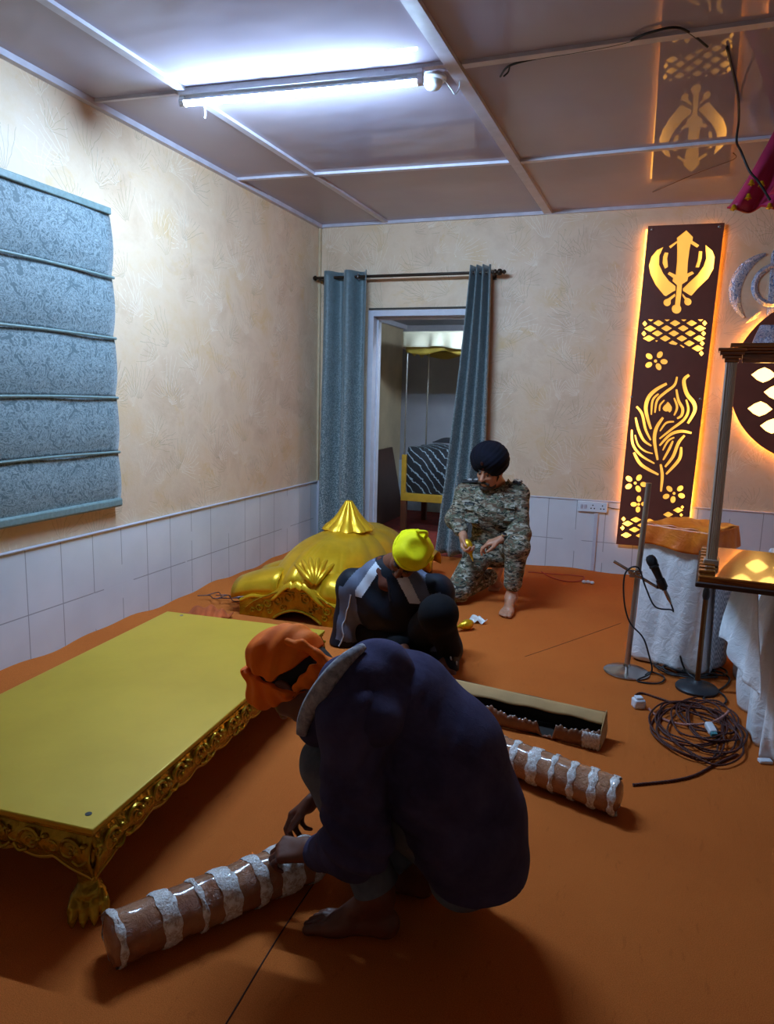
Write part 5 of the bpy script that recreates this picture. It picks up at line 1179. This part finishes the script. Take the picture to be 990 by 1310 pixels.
    M['navy_fleece'] = fabric('navy_hoodie_fleece', '#312e4c', '#4a4668', 9, .95, .5, .0, 900); obj('hoodie', f.mesh(3, hd), M['navy_fleece'], root, ang=180)
    # hem band and cuffs
    for el, wr in ((elL, wrL), (elR, wrR)):
        d = nrm(wr-el); a_ = el+(wr-el)*.78; Rr = np.stack([nrm(np.cross(d, [0, 0, 1])), np.cross(d, nrm(np.cross(d, [0, 0, 1]))), d], 1)
        obj('cuff', MB().lathe([(.040, -.028), (.047, -.022), (.047, .022), (.041, .034), (.034, .036), (.031, .02)], a_, 28, Rr, 24, .03), M['navy_fleece'], root)
    # hood lying over the shoulders, grey lining at its opening
    f = Field(bk(440, 870, Yc)-.30, bk(440, 870, Yc)+.34, .005)
    f.cap(bk(408, 925, 1.51), bk(452, 884, 1.53), .042, .075, .05); f.cap(bk(452, 884, 1.53), bk(486, 866, 1.60), .075, .075, .06); f.cap(bk(486, 866, 1.60), bk(494, 862, 1.74), .075, .068, .06); f.cap(bk(494, 862, 1.74), bk(440, 868, 1.84), .068, .05, .06)
    f.cap(bk(486, 868, 1.60), bk(521, 893, 1.60), .070, .026, .06); f.cap(bk(490, 866, 1.70), bk(521, 893, 1.62), .066, .026, .06); f.cap(bk(452, 890, 1.50), bk(486, 922, 1.47), .066, .035, .06); f.cap(bk(486, 922, 1.47), bk(518, 897, 1.56), .038, .030, .05); f.cap(bk(408, 927, 1.50), bk(470, 925, 1.46), .040, .045, .05)
    f.ell(hc+R@np.array([0, -.05, -.07]), (.080, .10, .095), R, .02, True)
    HV = f.mesh(3, lambda V: .004*wav(V, 20, 21)+.004*1.6*folds(V, [.6, .2, .8], 65, 1, 22, 8)*np.clip(wav(V, 9, 23)+.3, 0, 1)+.0035*folds(V, [.1, .9, .4], 60, 1, 25, 10)); obj('hood', HV, M['navy_fleece'], root, ang=180); HV = HV[0]
    rim = spline([stick(HV, *q_) for q_ in ((385, 940), (389, 922), (398, 902), (413, 879), (430, 857), (448, 839), (465, 827))], 6)
    b = MB(); b.tube(rim, [.006+.009*math.sin(PI*min(1, .1+i/len(rim)*.9)) for i in range(len(rim))], 8, flat=1.5)
    obj('hood_lining', b, fabric('grey_marl_lining', '#6d6c74', '#aeadb4', 60, .95, .4), root, ang=180)
    return root
man_hoodie()

# ------------------------------------------------------------------ 2. sitting man in the track jacket and yellow cap
def man_yellow():
    hc = bk(522, 712, 3.40); Y0 = 3.58
    R = frame((-.20, -.72, -.66), (.515, -.446, .713))
    neck = bk(502, 724, 3.56); ch = bk(499, 778, 3.59); pel = np.array([-1.16, 3.62, .10])
    shR, shL = bk(453, 750, 3.57), bk(558, 758, 3.57); elR, elL = bk(436, 842, 3.52), bk(571, 830, 3.52); wrR, wrL = bk(478, 878, 3.36), bk(576, 858, 3.36)
    hipR, hipL = pel+[-.10, -.02, 0], pel+[.10, -.02, 0]; kneeL = bk(561, 785, 3.27); ankL = np.array([-.87, 3.46, .07]); kneeR = np.array([-1.39, 3.60, .085]); ankR = np.array([-1.13, 3.44, .06])
    root = thing('person', 'man in dark track jacket and yellow cap sitting on the carpet before the gold dome', 'person', (-1.15, 3.5, 0))
    f = Field((-1.75, 3.10, -.005), (-.68, 3.86, .82), .0046)
    head(f, hc, R, 1.0, neck); f.cap(neck, ch, .062, .10, .04); f.cap(ch, pel, .12, .12, .05)
    for h_, k_, a_, sh, el, wr in ((hipL, kneeL, ankL, shL, elL, wrL), (hipR, kneeR, ankR, shR, elR, wrR)):
        f.cap(pel, h_, .09, .085, .04); f.cap(h_, k_, .075, .052, .03); f.cap(k_, a_, .048, .034, .02); f.cap(ch, sh, .07, .06, .04); f.cap(sh, el, .05, .038, .02); f.cap(el, wr, .036, .027, .02)
    foot_(f, ankL, np.array([-.855, 3.52, .002]), np.array([-.90, 3.28, .002]), 1.0, -1); foot_(f, ankR, np.array([-1.04, 3.30, .002]), np.array([-.97, 3.10+.02, .002]), .9, 1)
    hand(f, wrL, (.05, -.55, -.75), (-.2, .3, -.9), (-.9, -.1, .2), [(.4, .6, .4)]*4, 1.0); hand(f, wrR, (.5, -.6, -.3), (.3, .2, -.9), (.7, .5, .2), [(.5, .7, .5)]*4, 1.0)
    obj('body', f.mesh(2), skin_mat('tan_brown_skin', '#74402a'), root, ang=180)
    eyes(hc, R, 1.0, root, .4); brows(hc, R, 1.0, root)
    P = lambda x, y, z: hc+R@np.array([x, y, z])
    f = Field(hc-.17, hc+.17, .004); f.ell(P(0, -.014, .034), (.081, .101, .088), R, .01); f.ell(P(0, -.07, -.03), (.062, .042, .06), R, .03); f.half(P(0, .068, .03), R@np.array([0, 1, -.6])); obj('hair', f.mesh(1), M['hair'], root, ang=180)
    f = Field(hc-.14, hc+.14, .003); f.cap(P(-.030, .092, -.054), P(0, .101, -.048), .005, .008, .006); f.cap(P(.030, .092, -.054), P(0, .101, -.048), .005, .008, .006); obj('moustache', f.mesh(1), M['hair'], root, ang=180)
    M['yellow_cap'] = fabric('yellow_cap_cloth', '#d9cf00', '#f0e608', 8, .7, .3)
    f = Field(hc-.22, hc+.22, .0042); f.ell(P(0, -.010, .054), (.095, .115, .102), R, .01); f.ell(P(0, .045, .070), (.084, .066, .070), R, .03); f.cap(P(-.06, -.07, .03), P(.06, -.07, .03), .04, .04, .04)
    f.half(P(0, .0, .064), R@np.array([0, .16, -1]))
    f.ell(P(-.03, .02, .168), (.085, .055, .034), R, .02, True)
    rimc = P(0, 0, .02)
    cap_ = f.mesh(2, lambda V: .003*folds(V, R@[.3, .8, .5], 110, 1, 31, 12)*np.clip(wav(V, 12, 32)+.2, 0, 1)+.002*wav(V, 40, 33)); obj('cap', cap_, M['yellow_cap'], root, ang=180)
    rim = []
    for a in np.linspace(0, 2*PI, 40, endpoint=False):
        x, y = .094*math.cos(a), -.010+.119*math.sin(a); rim.append(P(x, y, .066+.16*y))
    obj('cap_band', MB().tube(rim, .0085, 8, closed=True, flat=1.6), M['yellow_cap'], root, ang=180)
    cres = spline([P(-.082, .03, .085), P(-.06, .062, .108), P(-.01, .078, .118), P(.045, .066, .112), P(.078, .035, .092)], 6)
    obj('cap_fold', MB().tube(cres, [.004+.008*math.sin(PI*i/(len(cres)-1)) for i in range(len(cres))], 8), M['yellow_cap'], root, ang=180)
    tk_ = P(.005, -.075, .148); obj('top_knot', MB().tube([tk_+R@np.array([.026*math.cos(a), .008*math.sin(2*a), .020*math.sin(a)]) for a in np.linspace(0, 2*PI, 20, endpoint=False)], .0095, 8, closed=True), M['yellow_cap'], root, ang=180)
    f = Field(hc-.22, hc+.22, .0042); f.ell(P(-.085, -.055, .02), (.02, .026, .026), R); f.path([P(-.085, -.06, .015), P(-.105, -.07, -.015), P(-.11, -.075, -.045)], [.014, .016, .006], .01); obj('cap_tie', f.mesh(1), M['yellow_cap'], root, ang=180)
    # trousers
    f = Field((-1.60, 3.08, .0), (-.68, 3.90, .52), .006)
    for h_, k_, a_ in ((hipL, kneeL, ankL), (hipR, kneeR, ankR)):
        f.cap(pel, h_, .13, .125, .05); f.cap(h_, k_, .112, .084, .03); f.cap(k_, k_+(a_-k_)*.92, .080, .062, .03); f.ell(k_, (.092, .09, .088), k=.04)
    f.half((0, 0, .004), (0, 0, -1))
    obj('trousers', f.mesh(3, lambda V: .005*folds(V, [.3, .3, .9], 70, 1, 41, 8)*np.clip(wav(V, 7, 42)+.3, 0, 1)), fabric('black_trousers', '#0a0a0d', '#121217', 6, .9, .2), root, ang=180)
    # track jacket with grey and white yoke
    f = Field((-1.80, 3.12, .0), (-.66, 3.92, .70), .0055)
    f.cap(ch+[0, .0, .02], pel+[0, .0, .08], .145, .145, .05, ((1, 0, 0), 1.2)); f.cap(neck+[0, .01, -.05], ch, .10, .15, .06, ((1, 0, 0), 1.3)); f.cap(bk(484, 740, 3.57), bk(520, 744, 3.57), .10, .095, .06)
    for sh, el, wr in ((shL, elL, wrL), (shR, elR, wrR)):
        f.cap(ch+[0, 0, .03], sh, .12, .10, .06); f.cap(sh, el, .092, .074, .03); f.cap(el, el+(wr-el)*.85, .070, .050, .03); f.ell(el, (.072, .068, .07), k=.06)
    f.half((0, 0, .006), (0, 0, -1))
    V, Q = f.mesh(3, lambda V: .007*folds(V, [.6, .3, .7], 58, 1, 51, 7)*np.clip(wav(V, 7, 52)+.5, 0, 1)+.004*wav(V, 14, 53))
    C_ = V[Q].mean(1); N_ = vnormals(V, Q)[Q[:, 0]]
    # picture-independent yoke: diagonal bands measured from the neck to the armpit on each side of the zip
    mi = np.zeros(len(C_), np.int32)
    for s, sh, el in ((-1, shR, elR), (1, shL, elL)):
        d1 = nrm(np.array([s*.52, 0, -.85])); off = (C_-neck)@nrm(np.array([s*.85, 0, .52])); along = (C_-neck)@d1
        front = (N_[:, 1] < .25)&(np.sign(C_[:, 0]-neck[0]) == s)&(along > .02)&(C_[:, 1] < sh[1]+.02)
        mi[front & (off > .028) & (off < .082) & (along < .20+off*.6)] = 2; mi[front & (off >= .082) & (off < .15) & (along < .27)] = 1
        ad = nrm(el-sh); t_ = np.clip((C_-sh)@ad, 0, np.linalg.norm(el-sh)); rad = C_-sh-t_[:, None]*ad
        arm = (np.linalg.norm(rad, axis=1) < .115)&((C_-sh)@ad > .0)&((C_-sh)@ad < .30); inn = (rad@np.array([-s*.55, -.83, 0]))
        mi[arm & (inn > .045) & (N_[:, 1] < 0)] = 1
    M['track'] = fabric('dark_track_jacket', '#0b0f18', '#131926', 6, .55, .2); obj('jacket', (V, Q, mi), [M['track'], fabric('grey_blue_panel', '#50566a', '#656c80', 6, .6, .2), fabric('white_panel', '#b4bbc8', '#d0d6e0', 6, .6, .2)], root, ang=180)
    zipl = []
    for t_ in np.linspace(.06, .34, 14):
        p = neck+(pel+np.array([0, 0, .05])-neck)*t_*1.4; m_ = (np.abs(V[:, 0]-p[0]) < .012)&(np.abs(V[:, 2]-p[2]) < .012); 
        if m_.any(): q_ = V[m_][V[m_][:, 1].argmin()]; zipl.append((p[0], q_[1]-.001, q_[2]))
    if len(zipl) > 3: obj('zip', MB().tube(zipl, .005, 6), mat('dark_zip', '#20242c', .4, .4), root)
    # white piping down both sleeves
    for s, sh, el, wr in ((-1, shR, elR, wrR), (1, shL, elL, wrL)):
        pts = []
        for t_ in np.linspace(.05, .95, 12):
            c = sh+(el-sh)*t_; o = nrm(np.array([s*-.15 if s < 0 else .5, -1, 0])); m_ = np.linalg.norm(np.cross(V-c, o), axis=1) < .012; m_ &= ((V-c)@o > 0)
            if m_.any(): q_ = V[m_][((V[m_]-c)@o).argmax()]; pts.append(q_+o*.001)
        if s > 0:
            e = pts[-1]; pts += [e+[.012, -.012, -.03], e+[.028, -.006, -.035], e+[.03, 0, -.008]]
        if len(pts) > 3: obj('piping', MB().tube(spline(pts, 3), .0042, 6), mat('white_piping', '#b9c0cc', .6), root)
    # brown collar of the garment below the jacket
    f = Field(neck-.20, neck+.20, .005); ring_ = []
    for a in np.linspace(0, 2*PI, 22): ring_.append(neck+np.array([.082*math.cos(a), .012+.072*math.sin(a), -.012+.040*math.sin(a)]))
    f.path(ring_, [.022]*22, .02); f.path([bk(486, 716, 3.54), bk(487, 732, 3.50), bk(492, 748, 3.47), bk(500, 758, 3.46)], [.020, .026, .026, .012], .04)
    obj('collar', f.mesh(2, lambda V: .003*wav(V, 30, 61)), fabric('brown_collar', '#4f2a20', '#6a3a2a', 9, .85, .2), root, ang=180)
    return root
man_yellow()

# ------------------------------------------------------------------ 3. kneeling officer in camouflage
def officer():
    hc = bk(627, 601, 4.74); R = frame((-.30, -.86, -.34), (.03, -.34, .92))
    neck = bk(634, 621, 4.82); ch = bk(632, 652, 4.84); pel = np.array([-.925, 4.93, .34])
    shR, shL = bk(598, 632, 4.82), bk(661, 633, 4.84); elR, wrR = bk(583, 664, 4.76), bk(593, 686, 4.62); elL, wrL = bk(665, 684, 4.74), bk(641, 690, 4.59)
    hipR, hipL = pel+[-.09, -.03, 0], pel+[.10, -.02, .01]; kneeL = bk(661, 700, 4.60); ankL = bk(654, 764, 4.585); kneeR = np.array([-1.125, 4.60, .085]); ankR = np.array([-.955, 5.03, .115])
    root = thing('person', 'kneeling officer in camouflage uniform and dark navy turban holding a gold finial', 'person', (-.93, 4.75, 0))
    f = Field((-1.36, 4.36, -.005), (-.60, 5.18, 1.20), .0046)
    head(f, hc, R, 1.0, neck); f.cap(neck, ch, .060, .10, .04); f.cap(ch, pel, .12, .115, .05)
    for h_, k_, a_, sh, el, wr in ((hipL, kneeL, ankL, shL, elL, wrL), (hipR, kneeR, ankR, shR, elR, wrR)):
        f.cap(pel, h_, .09, .08, .04); f.cap(h_, k_, .075, .050, .03); f.cap(k_, a_, .048, .034, .02); f.cap(ch, sh, .07, .055, .04); f.cap(sh, el, .045, .036, .02); f.cap(el, wr, .036, .027, .02)
    toeL = fl(649, 788); foot_(f, ankL, np.array([-.755, 4.63, .002]), np.array([toeL[0]-.005, 4.385, .002]), 1.0, -1)
    # trailing foot stands on its toes: sole faces back
    f.cap(ankR, ankR+[.01, .06, .05], .034, .032, .02); f.cap(ankR+[.01, .05, .03], ankR+[.015, .015, -.07], .034, .030, .025); f.ell(ankR+[.012, .06, .035], (.034, .034, .038), k=.02)
    f.cap(ankR+[-.012, .012, -.075], ankR+[.04, .012, -.075], .026, .024, .02)
    for k in range(5): x = -.024+.0165*k; f.cap(ankR+[x, .0, -.085], ankR+[x, -.045+.004*abs(k-1), -.103], .0125-.0008*k, .010-.0006*k, .004)
    # his left hand hangs over the raised knee, his right closes round the finial
    hand(f, wrL, (-.86, -.10, -.32), (.10, .20, -.95), (-.1, -.9, .1), [(.35, .55, .4), (.4, .6, .45), (.5, .65, .45), (.6, .7, .5)], 1.0, (.75, .45, .45), .04)
    hand(f, wrR, (.22, -.45, -.62), (.70, -.30, .25), (.2, -.7, .5), [(.55, .9, .7), (.65, .95, .75), (.7, 1.0, .8), (.75, 1.0, .8)], 1.0, (.8, .35, .55), .03)
    obj('body', f.mesh(2), skin_mat('fair_brown_skin', '#c08668', .45), root, ang=180)
    eyes(hc, R, 1.0, root, .35); brows(hc, R, 1.0, root)
    P = lambda x, y, z: hc+R@np.array([x, y, z])
    f = Field(hc-.17, hc+.17, .0034)
    f.ell(P(0, .068, -.100), (.028, .029, .022), R, .02)
    for s in (-1, 1): f.cap(P(s*.070, .012, -.030), P(s*.052, .045, -.088), .007, .010, .012); f.cap(P(s*.052, .045, -.088), P(s*.02, .075, -.105), .012, .017, .02); f.cap(P(s*.034, .088, -.066), P(s*.004, .101, -.050), .007, .009, .008); f.cap(P(s*.034, .086, -.066), P(s*.03, .078, -.092), .007, .010, .008)
    obj('beard', f.mesh(1, lambda V: .0014*wav(V, 130, 70)), M['beard'], root, ang=180)
    # turban: wide wrapped layers meeting in a V over the forehead
    M['turban'] = fabric('navy_turban_cloth', '#05060f', '#0a0b1c', 10, .9, .25)
    f = Field(hc-.26, hc+.28, .0046); f.ell(P(.012, -.030, .078), (.116, .128, .098), R, .01); f.ell(P(.052, -.035, .078), (.098, .118, .084), R, .05); f.ell(P(-.028, .012, .098), (.094, .098, .072), R, .05)
    f.ell(P(.060, -.015, .035), (.052, .100, .055), R, .04); f.ell(P(-.058, -.010, .035), (.046, .098, .055), R, .04)
    f.half(P(0, 0, -.018), R@np.array([0, -.35, -1]))
    f.cap(P(-.004, .120, .005), P(-.004, .105, .050), .034, .006, .01, None, True)       # forehead opening
    def tb(V):
        L_ = (V-hc)@R; ph = np.where(L_[:, 0] > -.004, L_[:, 2]*.78-L_[:, 0]*.62, L_[:, 2]*.78+(L_[:, 0]+.008)*.62)+.15*L_[:, 1]
        return .0030*np.abs(np.sin(ph*105+.8*wav(V, 10, 77)))-.001+.003*wav(V, 13, 78)
    obj('turban', f.mesh(2, tb), M['turban'], root, ang=180)
    f = Field(hc-.16, hc+.16, .0036); f.ell(P(-.004, .028, .055), (.066, .072, .05), R, .01); f.half(P(0, .0, .040), R@np.array([0, 0, -1])); f.half(P(0, .070, 0), R@np.array([0, -1, 0])); obj('under_turban', f.mesh(1), mat('dark_red_cloth', '#5c1212', .8, var=.15), root, ang=180)
    bd = P(-.006, .118, .100); obj('badge', MB().ball(bd, (.012, .004, .016), 10, R), mat('dark_red_badge', '#33100f', .5, .4), root)
    # camouflage
    tcm = NT('camouflage_cloth'); mp = tcm.mapped((15, 15, 36)); n1, n2, n3 = tcm.noise(1.0, 3, .55, .8, mp), tcm.noise(1.0, 3, .55, 1.0, tcm.mapped((19, 19, 46), (.1, .05, .6))), tcm.noise(1.0, 2, .5, .8, tcm.mapped((26, 26, 66), (.05, .1, 1.6)))
    c = tcm.mix(tcm.math('GREATER_THAN', n1, .50), lin('#8a826e'), lin('#565b48')); c = tcm.mix(tcm.math('GREATER_THAN', n2, .55), c, lin('#634c3a')); c = tcm.mix(tcm.math('GREATER_THAN', n3, .57), c, lin('#20241f')); c = tcm.mix(tcm.math('LESS_THAN', n2, .40), c, lin('#aaa598'))
    tcm.color(c); tcm.b.inputs['Roughness'].default_value = .85; tcm.bump(tcm.math('ADD', tcm.noise(30, 4, .6, .8), tcm.math('MULTIPLY', tcm.noise(600, 1), .3)), .3, .006); M['camo'] = tcm.m
    f = Field((-1.40, 4.36, .02), (-.58, 5.16, .66), .0056)
    for h_, k_, a_, e_ in ((hipL, kneeL, ankL, .72), (hipR, kneeR, ankR, .86)):
        f.cap(pel, h_, .125, .115, .05); f.cap(h_, k_, .105, .078, .03); f.cap(k_, k_+(a_-k_)*e_, .076, .060, .03); f.ell(k_+[0, 0, .0], (.082, .08, .08), k=.03)
    f.half((0, 0, .004), (0, 0, -1))
    obj('trousers', f.mesh(2, lambda V: .006*folds(V, [.35, .2, .9], 105, 1.1, 81, 10)*np.clip(wav(V, 9, 82)+.4, 0, 1)), M['camo'], root, ang=180)
    f = Field((-1.42, 4.42, .22), (-.56, 5.16, 1.02), .0056)
    f.cap(ch, pel+[0, -.02, .10], .142, .140, .05, ((1, 0, 0), 1.22)); f.cap(pel+[0, -.02, .10], pel+[0, -.02, -.01], .135, .145, .04, ((1, 0, 0), 1.2)); f.cap(neck+[0, .01, -.05], ch, .082, .14, .05, ((1, 0, 0), 1.35))
    for sh, el, wr in ((shL, elL, wrL), (shR, elR, wrR)):
        f.cap(ch+[0, 0, .05], sh, .11, .086, .06); f.cap(sh, el, .080, .066, .03); f.cap(el, el+(wr-el)*.66, .064, .047, .03); f.ell(el, (.070, .068, .068), k=.03)
    cv = f.mesh(2, lambda V: .0055*folds(V, [.4, .2, .85], 88, 1, 91, 9)*np.clip(wav(V, 9, 92)+.35, 0, 1)+.002*wav(V, 30, 93)); SV = cv[0]
    obj('shirt', cv, M['camo'], root, ang=180)
    # open collar
    for s in (-1, 1):
        a0, a1, a2, a3 = neck+[s*.075, .05, .045], neck+[s*.082, -.03, .040], neck+[s*.040, -.098, -.005], neck+[s*.075, -.092, -.060]; a4 = neck+[s*.125, -.03, -.015]; a5 = neck+[s*.110, .05, .005]
        obj('collar', MB().add([a0, a1, a2, a3, a4, a5], [(0, 1, 4, 5), (1, 2, 3, 4)]), M['camo'], root, ang=180, solid=.006)
    # shoulder slides with two stars each, name tape, watch
    M['slide'] = mat('black_slide', '#15171a', .7, var=.1); M['star'] = mat('silver_star', '#d8d8d8', .3, .5)
    def surf(p, o, rad=.014):
        o = nrm(o); m_ = (np.linalg.norm(np.cross(SV-p, o), axis=1) < rad); return SV[m_][((SV[m_]-p)@o).argmax()] if m_.any() else p
    for s, sh in ((-1, shR), (1, shL)):
        pin, pout = surf(neck+[s*.105, .0, 0], (0, -.2, 1)), surf(sh+[s*.025, -.01, 0], (s*.25, -.25, 1)); ax = nrm(pout-pin); up = nrm(np.array([s*.2, -.35, 1])-ax*np.dot([s*.2, -.35, 1], ax)); sd = np.cross(up, ax)
        Rr = np.stack([ax, sd, up], 1); c_ = (pin+pout)/2+up*.012; ln_ = np.linalg.norm(pout-pin)*1.0
        sl = obj('shoulder_slide', MB().box(c_, (ln_, .052, .012), Rr), M['slide'], root, bevel=.005)
        for k in (-.22, .12): 
            st = c_+ax*ln_*k+up*.008; pts = [(.020*(1 if i % 2 == 0 else .6)*math.cos(i*PI/5), .020*(1 if i % 2 == 0 else .6)*math.sin(i*PI/5)) for i in range(10)]
            obj('star', MB().prism(pts, .005, st, ax, sd), M['star'], sl)
    p = surf(bk(606, 644, 4.80), (-.15, -1, .1)); Rr = frame((-.15, -1, .15), (0.02, 0, 1)); tp_ = obj('name_tape', MB().box(p, (.095, .016, .026), Rr), M['slide'], root, bevel=.002)
    for k in range(7): obj('stitched_letter', MB().box(p+Rr@np.array([-.033+.011*k, .0085, 0]), (.006, .0015, .010), Rr), mat('grey_thread', '#6f7470', .8, var=0) if k == 0 else bpy.data.materials['grey_thread'], tp_)
    for s, px_, py_ in ((-1, 607, 655), (1, 655, 652)):
        p = surf(bk(px_, py_, 4.8), (-.1, -1, .1)); obj('chest_pocket', MB().box(p+[0, .004, -.03], (.105, .014, .11), Rr), M['camo'], root, bevel=.006); obj('pocket_flap', MB().box(p+[0, -.003, .022], (.110, .012, .040), Rr), M['camo'], root, bevel=.005)
    d = nrm(wrL-elL); c_ = elL+(wrL-elL)*.93; Rr = np.stack([nrm(np.cross(d, [0, 0, 1])), np.cross(d, nrm(np.cross(d, [0, 0, 1]))), d], 1)
    wt = obj('wristwatch', MB().lathe([(.031, -.011), (.0345, -.010), (.0345, .010), (.031, .011)], c_, 28, Rr), mat('watch_strap', '#2a2522', .5), root)
    o = nrm(np.array([-.1, -.75, .65])-d*np.dot([-.1, -.75, .65], d)); R2 = np.stack([d, np.cross(o, d), o], 1); fc = c_+o*.034
    obj('watch_face', MB().lathe([(.001, .010), (.016, .010), (.019, .008), (.020, 0), (.018, -.004)], fc, 24, R2), mat('watch_steel', '#c9c6c0', .2, .9), wt); obj('dial', MB().lathe([(.001, .0), (.015, .0), (.015, .001), (.001, .0012)], fc+o*.0102, 20, R2), mat('watch_dial', '#1c1d22', .2), wt)
    g = wrR+nrm([.22, -.45, -.62])*.085+nrm([.70, -.30, .25])*.030
    kalash(None, g, nrm(np.array([.42, -.25, -.90])), 'gold finial held in the right hand of the kneeling officer')
    return root
officer()
# ------------------------------------------------------------------ world and colour management
w = bpy.data.worlds.new('world'); scene.world = w; w.use_nodes = True
w.node_tree.nodes['Background'].inputs[0].default_value = (.5, .6, .8, 1); w.node_tree.nodes['Background'].inputs[1].default_value = .02
vs = scene.view_settings; vs.view_transform = 'Standard'; vs.look = 'None'; vs.gamma = 1.0; vs.use_curve_mapping = False; vs.exposure = 1.47
scene.display_settings.display_device = 'sRGB'
scene.cycles.max_bounces = 8; scene.cycles.diffuse_bounces = 4; scene.cycles.sample_clamp_indirect = 6
